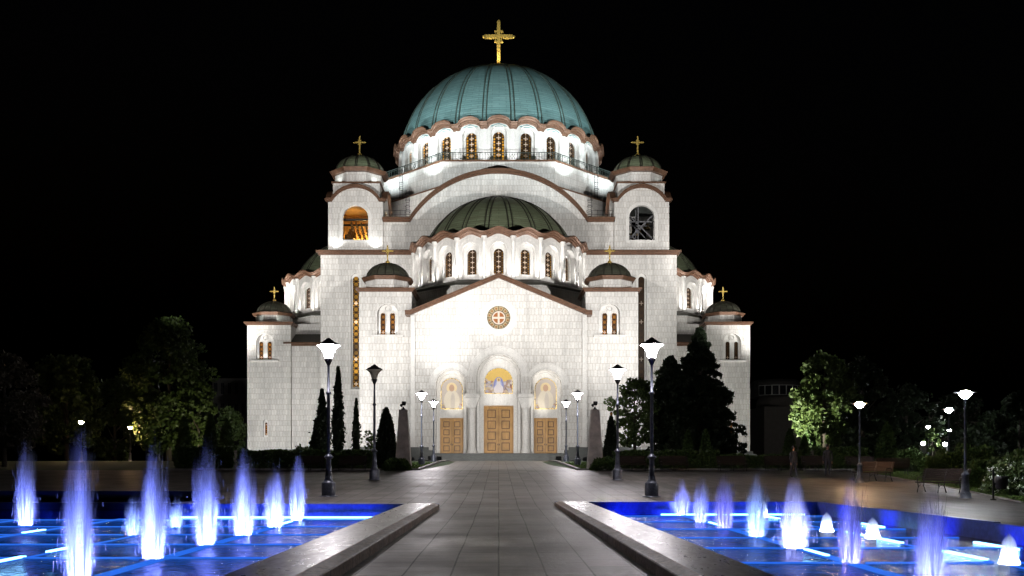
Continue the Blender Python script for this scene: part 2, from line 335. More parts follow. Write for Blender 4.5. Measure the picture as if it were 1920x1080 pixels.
# ------------------------------------------------------------------ mesh builder
class MB:
    def __init__(s): s.v = []; s.f = []; s.uv = []; s.mi = []
    def add(s, vs, fs, uvs=None, mi=0):
        b = len(s.v); s.v += [tuple(v) for v in vs]
        s.uv += list(uvs) if uvs is not None else [(0., 0.)]*len(vs)
        s.f += [tuple(b+i for i in f) for f in fs]; s.mi += [mi]*len(fs); return s
    def box(s, x0, x1, y0, y1, z0, z1, mi=0):
        vs = [(x, y, z) for z in (z0, z1) for y in (y0, y1) for x in (x0, x1)]
        return s.add(vs, [(0, 2, 3, 1), (4, 5, 7, 6), (0, 1, 5, 4), (2, 6, 7, 3), (0, 4, 6, 2), (1, 3, 7, 5)], None, mi)
    def obox(s, c, ax, ay, az):
        """box by centre and three half-axis vectors"""
        c, ax, ay, az = map(Vector, (c, ax, ay, az))
        vs = [c+i*ax+j*ay+k*az for k in (-1, 1) for j in (-1, 1) for i in (-1, 1)]
        return s.add(vs, [(0, 2, 3, 1), (4, 5, 7, 6), (0, 1, 5, 4), (2, 6, 7, 3), (0, 4, 6, 2), (1, 3, 7, 5)])
    def bar(s, a, b, wx, wz=None, n=4):
        a, b = Vector(a), Vector(b); return s.tube([a, b], [wx, wz if wz is not None else wx], n)
    def tube(s, pts, rad, n=8, cap=True):
        pts = [Vector(p) for p in pts]
        if not hasattr(rad, '__len__'): rad = [rad]*len(pts)
        vs = []; up = Vector((0, 0, 1))
        for i, p in enumerate(pts):
            d = (pts[min(i+1, len(pts)-1)]-pts[max(i-1, 0)]).normalized()
            a = d.cross(up if abs(d.z) < .95 else Vector((1, 0, 0))).normalized(); b = a.cross(d)
            for k in range(n):
                t = 2*pi*(k+.5)/n; vs.append(p+(a*cos(t)+b*sin(t))*rad[i])
        fs = [(i*n+k, i*n+(k+1) % n, (i+1)*n+(k+1) % n, (i+1)*n+k) for i in range(len(pts)-1) for k in range(n)]
        if cap: fs += [tuple(range(n))[::-1], tuple((len(pts)-1)*n+k for k in range(n))]
        return s.add(vs, fs)
    def lathe(s, prof, c=(0, 0, 0), n=24, a0=0., a1=2*pi, phase=0., closed=None):
        """prof = [(r, z)]; uv = (arc, length along the profile)"""
        full = abs(a1-a0-2*pi) < 1e-6; m = n if full else n+1
        vs = []; uv = []; L = 0
        for i, (r, z) in enumerate(prof):
            if i: L += math.hypot(r-prof[i-1][0], z-prof[i-1][1])
            for k in range(m):
                t = a0+phase+(a1-a0)*k/n
                vs.append((c[0]+r*cos(t), c[1]+r*sin(t), c[2]+z)); uv.append((t*prof[0][0], L))
        fs = []
        for i in range(len(prof)-1):
            for k in range(n):
                k2 = (k+1) % m
                fs.append((i*m+k, i*m+k2, (i+1)*m+k2, (i+1)*m+k))
        return s.add(vs, fs, uv)
    def ngon(s, r, n, z0, z1, c=(0, 0), phase=0., r2=None):
        r2 = r if r2 is None else r2
        vs = [(c[0]+q*cos(phase+2*pi*k/n), c[1]+q*sin(phase+2*pi*k/n), z) for q, z in ((r, z0), (r2, z1)) for k in range(n)]
        return s.add(vs, [(k, (k+1) % n, n+(k+1) % n, n+k) for k in range(n)]+[tuple(range(n))[::-1], tuple(range(n, 2*n))])
    def plate(s, outer, holes, fn, d0, d1, uvf=None, extra=()):
        """flat polygon with holes, extruded from depth d0 to d1; fn(u, w, d) -> xyz"""
        loops = [outer]+list(holes); pts = []; ed = []
        for lp in loops:
            b = len(pts); pts += [Vector(p) for p in lp]; ed += [(b+i, b+(i+1) % len(lp)) for i in range(len(lp))]
        nb = len(pts); pts += [Vector(p) for p in extra]
        ov, oe, of, _, _, _ = delaunay_2d_cdt(pts, ed, [], 0, 1e-6)
        def inside(p, lp):
            r = False; j = len(lp)-1
            for i in range(len(lp)):
                (xi, yi), (xj, yj) = lp[i], lp[j]
                if (yi > p[1]) != (yj > p[1]) and p[0] < (xj-xi)*(p[1]-yi)/(yj-yi)+xi: r = not r
                j = i
            return r
        tri = []
        for f in of:
            c = sum((ov[i] for i in f), Vector((0, 0)))/len(f)
            if inside(c, outer) and not any(inside(c, h) for h in holes): tri.append(tuple(f))
        n = len(ov); g = uvf or (lambda u, w: (u, w))
        vs = [fn(p[0], p[1], d0) for p in ov]; uv = [g(p[0], p[1]) for p in ov]
        if d1 is None: return s.add(vs, tri, uv)
        vs += [fn(p[0], p[1], d1) for p in ov]; uv = uv*2
        fs = tri+[tuple(n+i for i in f[::-1]) for f in tri]
        cnt = {}
        for f in tri:
            for a, b in zip(f, f[1:]+f[:1]): cnt[(a, b)] = 1
        fs += [(a, n+a, n+b, b) for (a, b) in cnt if (b, a) not in cnt]
        return s.add(vs, fs, uv)
    def band(s, path, thick, fn, d0, d1):
        """strip along a polyline (u, w), from the line outward (left normal) by thick, extruded d0..d1"""
        P = [Vector(p) for p in path]; off = []
        for i in range(len(P)):
            t0 = (P[i]-P[i-1]).normalized() if i else (P[1]-P[0]).normalized()
            t1 = (P[i+1]-P[i]).normalized() if i < len(P)-1 else t0
            n0, n1 = Vector((-t0.y, t0.x)), Vector((-t1.y, t1.x)); b = (n0+n1).normalized()
            off.append(P[i]+b*thick/max(.4, b.dot(n0)))
        vs = []
        for p, q in zip(P, off):
            vs += [fn(p.x, p.y, d0), fn(q.x, q.y, d0), fn(q.x, q.y, d1), fn(p.x, p.y, d1)]
        fs = []
        for i in range(len(P)-1):
            a, b = 4*i, 4*i+4
            for k in range(4): fs.append((a+k, a+(k+1) % 4, b+(k+1) % 4, b+k))
        fs += [(3, 2, 1, 0), tuple(4*(len(P)-1)+k for k in range(4))]
        return s.add(vs, fs)
    def build(s, name, mat, parent=None, smooth=False, world=True, bevel=0):
        me = bpy.data.meshes.new(name); me.from_pydata(s.v, [], s.f)
        for m in (mat if isinstance(mat, (list, tuple)) else [mat]): me.materials.append(MT[m] if isinstance(m, str) else m)
        if any(s.mi): me.polygons.foreach_set('material_index', s.mi)
        ul = me.uv_layers.new(name='UVMap'); idx = np.empty(len(me.loops), dtype=np.int32); me.loops.foreach_get('vertex_index', idx)
        ul.data.foreach_set('uv', np.array(s.uv, dtype=np.float32)[idx].ravel())
        bm = bmesh.new(); bm.from_mesh(me); bmesh.ops.recalc_face_normals(bm, faces=bm.faces); bm.to_mesh(me); bm.free()
        nz_ = [p.normal.z for p in me.polygons]
        if nz_ and max(nz_) < -.9: me.flip_normals()
        if smooth: me.shade_smooth()
        return link(name, me, parent, world)
def link(name, me, parent=None, world=True):
    o = bpy.data.objects.new(name, me); C.objects.link(o)
    if parent is not None:
        o.parent = parent
        if world: 
            q = parent; t = Vector((0, 0, 0))
            while q is not None: t += q.location; q = q.parent
            o.location = -t
    return o
def smooth_by_angle(o, a=40):
    o.data.shade_smooth()
    try: o.data.set_sharp_from_angle(angle=R(a))
    except Exception: pass
    return o
def tag(o, label, cat=None, group=None, kind=None):
    if label: o['label'] = label
    if cat: o['category'] = cat
    if group: o['group'] = group
    if kind: o['kind'] = kind
    return o
def empty(name, loc, label, cat, group=None, rz=0.):
    o = bpy.data.objects.new(name, None); C.objects.link(o); o.location = loc; o.rotation_euler = (0, 0, rz); o.empty_display_size = .2
    return tag(o, label, cat, group)
def copy_tree(o, parent=None):
    c = o.copy(); C.objects.link(c)
    if parent is not None: c.parent = parent
    for ch in list(o.children): copy_tree(ch, c)
    return c
def struct(o): o['kind'] = 'structure'; return o
def arch(hw, z0, zs, n=14, cu=0.):
    """arched opening: half width, foot, springing"""
    return [(cu-hw, z0), (cu+hw, z0)]+[(cu+hw*cos(pi*k/n), zs+hw*sin(pi*k/n)) for k in range(n+1)]
def arcline(hw, zs, n=20, cu=0., z0=None):
    p = [(cu-hw*cos(pi*k/n), zs+hw*sin(pi*k/n)) for k in range(n+1)]
    if z0 is not None: p = [(cu-hw, z0)]+p+[(cu+hw, z0)]
    return p
# ================================================================== the church
YF, YT, YD = 119.0, 141.0, 168.0
church = empty('cathedral', (0, YF, 1.72), 'huge white marble domed church under floodlights at the end of the paved path', 'church')
def part(mb, name, mat, parent=None, smooth=False): return mb.build(name, mat, parent or church, smooth)
def front(y0): return lambda u, w, d: (u, y0+d, w)
def radial(c, ang, r):
    """frame of a flat bay whose outward direction is ang; d goes inward"""
    n = Vector((cos(ang), sin(ang), 0)); t = Vector((-sin(ang), cos(ang), 0))
    return lambda u, w, d: tuple(Vector((c[0], c[1], 0))+n*(r-d)+t*u+Vector((0, 0, w)))
def window(fn, hw, z0, zs, depth, glass, fw=.18, fd=.1, cu=0., proud=.06, frame=True):
    """arched window: white frame ring with the glazed pane as its child"""
    u0 = lambda u, w: ((u-cu)/(2*hw), (w-z0)/(2*hw))
    m = MB()
    if frame:
        outer = arch(hw+fw, z0-fw*.6, zs, 16, cu); m.plate(outer, [arch(hw, z0, zs, 16, cu)], fn, -proud, fd)
    else: 
        m.box(0, .01, 0, .01, 0, .01); m = MB().plate([(cu-hw-.12, z0-.14), (cu+hw+.12, z0-.14), (cu+hw+.12, z0-.02), (cu-hw-.12, z0-.02)], [], fn, -proud, fd)
    f = part(m, 'window', 'marble')
    part(MB().plate(arch(hw-.01, z0+.01, zs, 16, cu), [], fn, depth, depth+.05, u0), 'pane', glass, f)
    return f
def cross(c, h, w, globe, mat='gold'):
    """gilded budded cross on a globe; c is the foot of the globe"""
    x, y, z = c; t = h*.039
    g0 = z+globe*1.7
    m = MB().box(x-t, x+t, y-t, y+t, g0, z+globe*1.7+h)
    zc = g0+h*.66; a = w/2
    m.box(x-a, x+a, y-t*.9, y+t*.9, zc-t*1.05, zc+t*1.05)
    for s in (-1, 1):
        m.lathe([(0, -t), (t*.9, -t*.4), (t*.9, t*.4), (0, t)], (x+s*(a+t*.7), y, zc), 8)
        for q in (-1, 1):
            m.box(x+s*t*1.02, x+s*t*2.6, y-t*.7, y+t*.7, zc+q*t*3.1-t*.5, zc+q*t*3.1+t*.5)
            m.box(x+s*t*1.5, x+s*t*2.0, y-t*.6, y+t*.6, zc+q*t*1.07, zc+q*t*2.6) if q > 0 else m.box(x+s*t*1.5, x+s*t*2.0, y-t*.6, y+t*.6, zc-t*2.6, zc-t*1.07)
    m.lathe([(0, -t), (t*.9, -t*.4), (t*.9, t*.4), (0, t)], (x, y, g0+h+t*.7), 8)
    o = part(m, 'cross', mat)
    part(MB().lathe([(globe*.5, -globe*1.05)]+[(globe*cos(k*pi/16), globe*sin(k*pi/16)) for k in range(-7, 9)], (x, y, z+globe*.85), 20), 'globe', mat, o, True)
    return o
def dome(c, r, zc, apex, zbase, n_rib, mat, ribmat, a0=0., a1=2*pi, double=True, phase=0., rib=.07, name='dome'):
    """ellipsoid of radius r about zc, cut at zbase; ribs as a child"""
    h = apex-zc; t0 = math.asin(max(-1, min(1, (zbase-zc)/h)))
    prof = [(max(.02, r*cos(t)), h*sin(t)) for t in [t0+(pi/2-t0)*k/28 for k in range(29)]]
    o = part(MB().lathe(prof, (c[0], c[1], zc), 96 if r > 8 else 40, a0, a1), name, mat, None, True)
    m = MB()
    for k in range(n_rib+(0 if a1-a0 > 6 else 1)):
        a = a0+phase+(a1-a0)*k/n_rib
        for s in ((-1, 1) if double else (0,)):
            pts = []
            for q, z in prof[:-2]:
                da = s*min(.3, .03*r)/max(q, .6); pts.append((c[0]+(q+.02)*cos(a+da), c[1]+(q+.02)*sin(a+da), zc+z+.02))
            m.tube(pts, rib, 5)
    part(m, 'rib', ribmat, o, True)
    return o
def octo(c, ap, z0, z1, mat, name, ap2=None):
    k = 1/cos(pi/8); return part(MB().ngon(ap*k, 8, z0, z1, c, pi/8, (ap2 or ap)*k), name, mat)

# ---- west front
F0 = front(YF)
z0 = 2.67
def portal_outline():
    o = [(-11.25, 1.75), (-11.25, 20.7), (0, 25.4), (11.25, 20.7), (11.25, 1.75), (8.0, 1.75)]
    o += [(6.05+1.94*cos(pi*k/14), 11.35+1.94*sin(pi*k/14)) for k in range(15)]
    o += [(4.11, 10.3), (2.8, 10.3)]+[(2.8*cos(pi*k/18), 12.46+2.8*sin(pi*k/18)) for k in range(19)]
    o += [(-2.8, 10.3), (-4.11, 10.3)]+[(-6.05+1.94*cos(pi*k/14), 11.35+1.94*sin(pi*k/14)) for k in range(15)]
    return o+[(-8.0, 1.75)]
circ = lambda r, cz, n=40: [(r*cos(2*pi*k/n), cz+r*sin(2*pi*k/n)) for k in range(n)]
part(MB().plate(portal_outline(), [circ(1.62, 20.0)], F0, 0, 1.3), 'wall', 'tile')
# door wall inside the porch
m = MB(); F1 = front(YF+1.32)
doors = [(0, 1.82, 8.73), (-6.05, 1.41, 7.15), (6.05, 1.41, 7.15)]
outer = [(-8.4, z0), (-8.4, 14), (-3.4, 14), (-3.4, 16), (3.4, 16), (3.4, 14), (8.4, 14), (8.4, z0)]
m.plate(outer, [[(c-h, z0+.02), (c+h, z0+.02), (c+h, t), (c-h, t)] for c, h, t in doors], F1, 0, .5)
part(m, 'wall', 'marble')
m = MB()                                                   # stepped arches round the three recesses
m.band(arcline(2.45, 12.46, 24, 0, z0), .34, F1, -.55, -.02)
for c in (-6.05, 6.05): m.band(arcline(1.62, 11.35, 20, c, z0), .31, F1, -.5, -.02)
m.band(arcline(2.82, 12.46, 30, 0, 10.35), .12, F0, -.07, .2); m.band(arcline(3.75, 12.46, 30), .16, F0, -.05, .1)
m.band([(u, w) for u, w in arcline(3.0, 12.46, 30)], .72, F0, -.025, .1)
for c in (-6.05, 6.05):
    m.band(arcline(1.97, 11.35, 24, c, 10.35), .1, F0, -.07, .2)
    m.band([p for p in arcline(2.12, 11.35, 24, c) if abs(p[0]) > 4.2], .62, F0, -.022, .1)
    m.band([p for p in arcline(2.76, 11.35, 24, c) if abs(p[0]) > 4.1 ], .12, F0, -.045, .1)
part(m, 'archivolt', 'marble')
for sx in (-1, 1):                                         # the two porch columns
    x = sx*3.455
    col = part(MB().lathe([(.72, 2.7), (.72, 2.95), (.62, 3.05), (.66, 3.15), (.54, 3.3), (.52, 8.3), (.58, 8.4), (.54, 8.5)], (x, YF+.62, 0), 28).box(x-.8, x+.8, YF-.12, YF+1.28, 2.5, 2.7), 'column', 'marble', None, True)
    m = MB(); 
    for (a, za), (b, zb) in (((.52, 8.5), (.98, 9.75)), ((1.05, 9.78), (1.1, 10.05)), ((.95, 10.05), (.9, 10.3))):
        m.add([(x+i*r, YF+.62+j*min(r, .66), z) for r, z in ((a, za), (b, zb)) for i, j in ((-1, -1), (1, -1), (1, 1), (-1, 1))], [(0, 1, 5, 4), (1, 2, 6, 5), (2, 3, 7, 6), (3, 0, 4, 7), (3, 2, 1, 0), (4, 5, 6, 7)])
    part(m, 'capital', 'marble', col)
for c, h, t in doors:                                      # panelled double doors
    Fd = front(YF+1.62); d = part(MB().plate([(c-h, z0), (c+h, z0), (c+h, t), (c-h, t)], [], Fd, .1, .2), 'door', 'oak_dark')
    rows = 4
    for s in (-1, 1):
        m = MB(); a, b = (c-h+.02, c-.015) if s < 0 else (c+.015, c+h-.02); st = .16*h+.06
        holes = []; rh = (t-.04-z0-st*(rows+1))/rows
        for q in range(rows):
            zz = z0+st+q*(rh+st); holes.append([(a+st, zz), (b-st, zz), (b-st, zz+rh), (a+st, zz+rh)])
        m.plate([(a, z0+.02), (b, z0+.02), (b, t-.02), (a, t-.02)], holes, Fd, -.02, .09)
        for hl in holes: m.box(hl[0][0]+.1, hl[1][0]-.1, YF+1.65, YF+1.71, hl[0][1]+.1, hl[2][1]-.1)
        lf = part(m, 'leaf', 'oak', d)
        xx = c+s*.09; part(MB().box(xx-.03, xx+.03, YF+1.55, YF+1.6, 3.7, 3.95).tube([(xx, YF+1.56, 3.85), (xx, YF+1.48, 3.85), (xx+s*.12, YF+1.47, 3.85)], .02, 6), 'handle', 'iron', lf)
    part(MB().band([(c-h, z0), (c-h, t), (c+h, t), (c+h, z0)], .09, F1, -.04, .1), 'door_frame', 'oak', d)
for c, h, zb, zs, mt in ((0, 1.82, 10.37, 11.85, 'mosaic_c'), (-6.05, 1.41, 8.38, 10.95, 'mosaic_s'), (6.05, 1.41, 8.38, 10.95, 'mosaic_s')):
    mo = part(MB().plate(arch(h, zb, zs, 20, c), [], F1, -.03, -.004, lambda u, w, c=c, h=h, zb=zb: ((u-c)/h, (w-zb)/h)), 'mosaic', mt)
    part(MB().band(arch(h, zb, zs, 20, c)[2:]+arch(h, zb, zs, 20, c)[:3], .07, F1, -.06, .02), 'mosaic_frame', 'gold', mo)
m = MB()
for z, a, b, d in ((18, 0, 0, 0),):
    m.plate(circ(2.25, 20.0, 56), [circ(1.62, 20.0)], F0, -.05, .02); m.plate(circ(2.33, 20.0, 56), [circ(2.2, 20.0, 56)], F0, -.09, .02)
    m.plate(circ(1.63, 20.0), [circ(1.5, 20.0)], F0, -.02, .5)
ro = part(m, 'rose_window', 'marble')
part(MB().plate(circ(1.54, 20.0), [], F0, .3, .35, lambda u, w: (u/1.56, (w-20.0)/1.56)), 'pane', 'rose', ro)
m = MB()
for th, pr, off in ((.3, .42, 0), (.26, .6, .3)):
    path = [(-11.9, 20.3+off), (-11.25, 20.3+off), (0, 25.0+off), (11.25, 20.3+off), (11.9, 20.3+off)]
    m.band(path, th, F0, -pr, 1.6)
part(m, 'cornice', 'brown')
m = MB(); 
for s in (-1, 1): m.add([(s*11.6, YF+.3, 20.75), (0, YF+.3, 25.5), (0, 129.5, 25.5), (s*11.6, 129.5, 20.75), (s*11.6, YF+.3, 20.5), (0, YF+.3, 25.25), (0, 129.5, 25.25), (s*11.6, 129.5, 20.5)], [(0, 1, 2, 3), (4, 7, 6, 5), (0, 4, 5, 1), (2, 6, 7, 3), (0, 3, 7, 4)])
part(m, 'roof', 'roofdark')
part(MB().box(-11.2, 11.2, YF+1.9, 140.9, 1.75, 20.45), 'wall', 'tile')
for s in (-1, 1):                                          # thin pilaster strips at the corners of the front
    part(MB().box(s*10.95-.28, s*10.95+.28, YF-.12, YF+.05, 3.3, 20.25), 'pilaster', 'marble')
# steps and plinth
m = MB()
for k in range(6): m.box(-8.35+.0*k, 8.35, 115.4+.42*k, YF+1.3 if k == 5 else 115.4+.42*(k+1)+.02, 1.6, 1.72+.158*(k+1)-.001*k)
part(m, 'steps', 'stone_dark')
for s in (-1, 1):
    for a, b, ya, yb, t in ((8.36, 11.6, 117.6, 119.6, 3.05), (8.9, 11.45, 118.3, 119.4, 3.45), (11.2, 18.6, 119.6, 124, 3.1), (11.3, 18.3, 120.1, 124, 3.5), (18.4, 33, 140.2, 143, 3.1), (18.4, 33, 140.6, 143, 3.5), (26.4, 41.2, 149.2, 153, 2.9), (26.4, 40.8, 149.6, 153, 3.3)):
        x0, x1 = sorted((s*a, s*b)); part(MB().box(x0, x1, ya, yb, 1.6, t), 'plinth', 'stone_dark')

def lancets(fn, cu, zb=18.05, zt_=20.9, niche=22.0, glass='glass_lancet', hw=.33, sp=.62, nw=1.32):
    """pair of lancets in a shallow round-headed niche, with a roundel above"""
    m = MB()
    m.band(arcline(nw+.02, niche-nw, 24, cu, zb-.05), .1, fn, -.05, .05); m.band(arcline(nw+.5, niche-nw, 24, cu), .08, fn, -.035, .05)
    m.plate([(cu-nw-.75, zb-.32), (cu+nw+.75, zb-.32), (cu+nw+.75, zb-.1), (cu-nw-.75, zb-.1)], [], fn, -.28, .1)
    m.plate([(cu+.42*cos(2*pi*k/24), niche-.62+.42*sin(2*pi*k/24)) for k in range(24)], [[(cu+.34*cos(2*pi*k/24), niche-.62+.34*sin(2*pi*k/24)) for k in range(24)]], fn, .2, .36)
    m.plate([(cu+.22*cos(2*pi*k/16), niche-.62+.22*sin(2*pi*k/16)) for k in range(16)], [], fn, .26, .36)
    part(m, 'window_niche', 'marble')
    for s in (-1, 1): window(fn, hw, zb, zt_-hw, .42, glass, .1, .5, cu+s*sp, -.24)
def niche_wall(fn, x0, x1, zb, zt_, wins, thick=.7):
    """tile wall with round-headed niches; wins = [(cu, nw, z0, niche top, [lancet holes])]"""
    m = MB(); m.plate([(x0, zb), (x1, zb), (x1, zt_), (x0, zt_)], [arch(nw, zz, zn-nw, 18, cu) for cu, nw, zz, zn, _ in wins], fn, 0, .36)
    part(m, 'wall', 'tile')
    for cu, nw, zz, zn, hs in wins:
        part(MB().plate(arch(nw+.3, zz-.3, zn-nw, 18, cu), [arch(h, a, b-h, 12, c) for c, h, a, b in hs], fn, .365, .9), 'wall', 'marble')
def turret_dome(c, s=1.0, zb=24.0, k=1.0):
    octo(c, 2.75*s, zb-.3, zb+1.35, 'tile', 'drum_wall')
    octo(c, 3.05*s, zb+1.3, zb+1.75, 'brown', 'cornice', 3.3*s); octo(c, 3.3*s, zb+1.75, zb+1.95, 'roofdark', 'cornice', 3.0*s)
    dome(c, 2.9*s, zb+1.5, zb+3.9*k, zb+1.8, 16, 'roofdark', 'roofdark', double=False, rib=.07)
    cross((c[0], c[1], zb+3.8*k), 1.95, 1.3, .3)
def cornice_box(x0, x1, y0, y1, z, h=.5, o=.45):
    m = MB().box(x0-o*.5, x1+o*.5, y0-o*.5, y1+o*.5, z, z+h*.5); m.box(x0-o, x1+o, y0-o, y1+o, z+h*.5, z+h)
    return part(m, 'cornice', 'brown')
for s in (-1, 1):                                          # west turrets
    x0, x1 = sorted((s*11.25, s*18.0)); yt = 120.6; cu = s*14.36; ft = front(yt)
    niche_wall(ft, x0, x1, 1.75, 23.7, [(cu, 1.32, 18.05, 22.0, [(cu+q*.62, .34, 18.04, 20.91) for q in (-1, 1)])]+([(-14.6, .62, 6.2, 8.6, [(-14.6, .2, 6.5, 8.1)])] if s < 0 else [(14.6, .62, 6.2, 8.6, [(14.6, .2, 6.5, 8.1)])]))
    part(MB().box(x0, x1, yt+.95, yt+6.7, 1.75, 23.6), 'wall', 'tile')
    part(MB().box(x0, x0+.3, yt+.36, yt+.97, 1.75, 23.6), 'wall', 'tile'); part(MB().box(x1-.3, x1, yt+.36, yt+.97, 1.75, 23.6), 'wall', 'tile')
    lancets(ft, cu)
    window(ft, .19, 6.5, 7.9, .45, 'glass_lancet', .08, .5, s*14.6, -.3)
    cornice_box(x0, x1, yt, yt+6.6, 23.55)
    turret_dome((s*14.75, yt+3.4), 1.0, 24.0)
# ---- main square body with slit windows
FT = front(YT)
m = MB(); slit = [arch(.72, 12.7, 29.35, 12, s*21.6) for s in (-1, 1)]
m.plate([(-26.9, 1.75), (26.9, 1.75), (26.9, 33.0), (-26.9, 33.0)], slit, FT, 0, .45)
part(m, 'wall', 'tile'); part(MB().box(-26.9, 26.9, YT+1.0, 195, 1.75, 33.0), 'wall', 'tile')
part(MB().box(-26.9, -26.4, YT+.45, YT+1.02, 1.75, 33), 'wall', 'tile'); part(MB().box(26.4, 26.9, YT+.45, YT+1.02, 1.75, 33), 'wall', 'tile')
for s in (-1, 1):
    cu = s*21.6
    part(MB().band(arcline(.74, 29.35, 16, cu, 12.7), .12, FT, -.06, .4).plate([(cu-1.1, 12.35), (cu+1.1, 12.35), (cu+1.1, 12.65), (cu-1.1, 12.65)], [], FT, -.2, .3), 'window_niche', 'marble')
    f = part(MB().plate(arch(.73, 12.7, 29.35, 12, cu), [arch(.47, 12.95, 29.2, 12, cu)], FT, .3, .5), 'window', 'marble')
    part(MB().plate(arch(.48, 12.94, 29.2, 12, cu), [], FT, .4, .45, lambda u, w, cu=cu: ((u-cu)/.94, (w-12.95)/.94)), 'pane', 'glass_hot' if s < 0 else 'glass_dark', f)
cornice_box(-26.9, 26.9, YT, 195, 32.85, .65, .6)
# ---- bell towers
def arc_gable(hw, ze, za, n=24):
    """flat shoulders, then a segmental arch"""
    a = hw*.86; sg = za-ze; r = (a*a+sg*sg)/(2*sg); t = math.asin(a/r)
    return [(-hw, ze)]+[(r*sin(-t+2*t*k/n), za-r+r*cos(-t+2*t*k/n)) for k in range(n+1)]+[(hw, ze)]
for s in (-1, 1):
    cx = s*21.65; hw = 4.15; yb = YT+.25; yc = yb+hw
    gab = arc_gable(hw, 41.2, 43.3)
    def side(q):
        if q == 0: return lambda u, w, d: (cx+u, yb+d, w)
        if q == 1: return lambda u, w, d: (cx+u, yb+2*hw-d, w)
        if q == 2: return lambda u, w, d: (cx-hw+d, yc+u, w)
        return lambda u, w, d: (cx+hw-d, yc+u, w)
    for q in range(4):
        fn = side(q); zw = [(a, b) for a, b in gab]
        e = hw if q < 2 else hw-.52
        o = [(-e, 33.45)]+[(max(-e, min(e, a)), b) for a, b in gab]+[(e, 33.45)]
        part(MB().plate(o, [arch(2.0, 35.1, 38.5, 20)], fn, 0, .5), 'wall', 'tile')
        m = MB()
        for th, pr, of in ((.25, .25, .06), (.25, .5, .31)):
            m.band([(a*1.05 if abs(a) >= hw-.01 else a, b+of-.3) for a, b in gab], th, fn, -pr, .35)
        part(m, 'cornice', 'brown')
        if q == 0:
            part(MB().plate(arch(2.45, 34.75, 38.5, 24), [arch(2.0, 35.1, 38.5, 24)], fn, -.1, .2).plate(arch(2.1, 35.0, 38.5, 24), [arch(1.92, 35.18, 38.5, 24)], fn, -.16, .5), 'window_niche', 'marble')
    part(MB().box(cx-hw+.5, cx+hw-.5, yb+.5, yb+2*hw-.5, 33.4, 35.0), 'floor_slab', 'stone_dark')
    part(MB().box(cx-3.6, cx+3.6, yb+.62, yb+2*hw-.62, 41.0, 44.0).box(cx-3.6, cx+3.6, yb+.62, yb+2*hw-.62, 41.0, 44.0) if False else MB().box(cx-3.55, cx+3.55, yb+.62, yb+2*hw-.62, 41.3, 43.95), 'wall', 'tile')
    part(MB().box(cx-3.75, cx+3.75, yb+.45, yb+2*hw-.45, 43.95, 44.2), 'cornice', 'brown')
    part(MB().box(cx-3.6, cx+3.6, yb+.5, yb+2*hw-.5, 40.75, 41.25), 'ceiling', 'oak' if s < 0 else 'stone_dark')
    octo((cx, yc), 3.55, 44.2, 45.7, 'tile', 'drum_wall'); octo((cx, yc), 4.0, 45.75, 46.25, 'brown', 'cornice', 4.4); octo((cx, yc), 4.4, 46.25, 46.4, 'roofdark', 'cornice', 3.9)
    dome((cx, yc), 3.9, 46.0, 49.1, 46.35, 12, 'olive', 'roofdark', rib=.08)
    cross((cx, yc, 49.0), 2.55, 1.75, .4)
    if s < 0:                                              # lit belfry: beam, chimes and bells
        m = MB().box(cx-3.6, cx+3.6, yb+1.2, yb+1.45, 38.45, 38.75).box(cx-3.6, cx+3.6, yb+5, yb+5.25, 38.6, 38.85); part(m, 'beam', 'iron')
        for row in range(5):
            for k in range(6):
                bx, by, bz = cx-.9+row*.75, yb+1.6+k*.75, 38.1-.25*k-.1*row; r = .16+.02*k
                part(MB().lathe([(.02, .32), (r*.5, .3), (r*.6, .1), (r, -.12), (r*1.1, -.2)], (bx, by, bz), 10).bar((bx, by, bz+.3), (bx, by, bz+.75), .02), 'bell', 'bell', None, True)
        for k in range(4):
            r = .75-.08*k; bx, by, bz = cx-1.5+.1*k, yb+2.0+.9*k, 35.7+.62*k
            part(MB().lathe([(.05, .8), (r*.5, .78), (r*.65, .3), (r, -.2), (r*1.12, -.35)], (bx, by, bz), 16).bar((bx, by, bz+.8), (bx, by, bz+1.3), .05), 'bell', 'bell', None, True)
        part(MB().box(cx-3.6, cx+3.6, yb+6.9, yb+7.2, 35, 40.8).box(cx-.1, cx+.1, yb+6.7, yb+6.9, 35, 38).box(cx+1.4, cx+1.6, yb+6.7, yb+6.9, 35, 38), 'panelling', 'oak')
        l = bpy.data.lights.new('belfry_lamp', 'POINT'); l.energy = 1500; l.color = (1, .66, .26); l.shadow_soft_size = .3
        lo = bpy.data.objects.new('belfry_lamp', l); C.objects.link(lo); lo.location = (cx+.6, yb+5.2, 35.9)
    else:                                                  # dark belfry with steel bracing
        m = MB()
        for y in (yb+1.0, yb+3.5):
            for a, b in (((-2.2, 35.2), (2.2, 39.6)), ((2.2, 35.2), (-2.2, 39.6)), ((-.4, 35), (-.4, 40.7)), ((-2.3, 38.2), (2.3, 38.2)), ((-2.3, 36.5), (0, 35))):
                m.bar((cx+a[0], y, a[1]), (cx+b[0], y, b[1]), .1)
        part(m, 'bracing', 'steel')
        for k in range(3):
            part(MB().lathe([(.05, .7), (.35, .66), (.45, .25), (.62, -.2), (.7, -.32)], (cx-1.2+1.3*k, yb+4.5, 36.6+.8*k), 16), 'bell', 'bell', None, True)
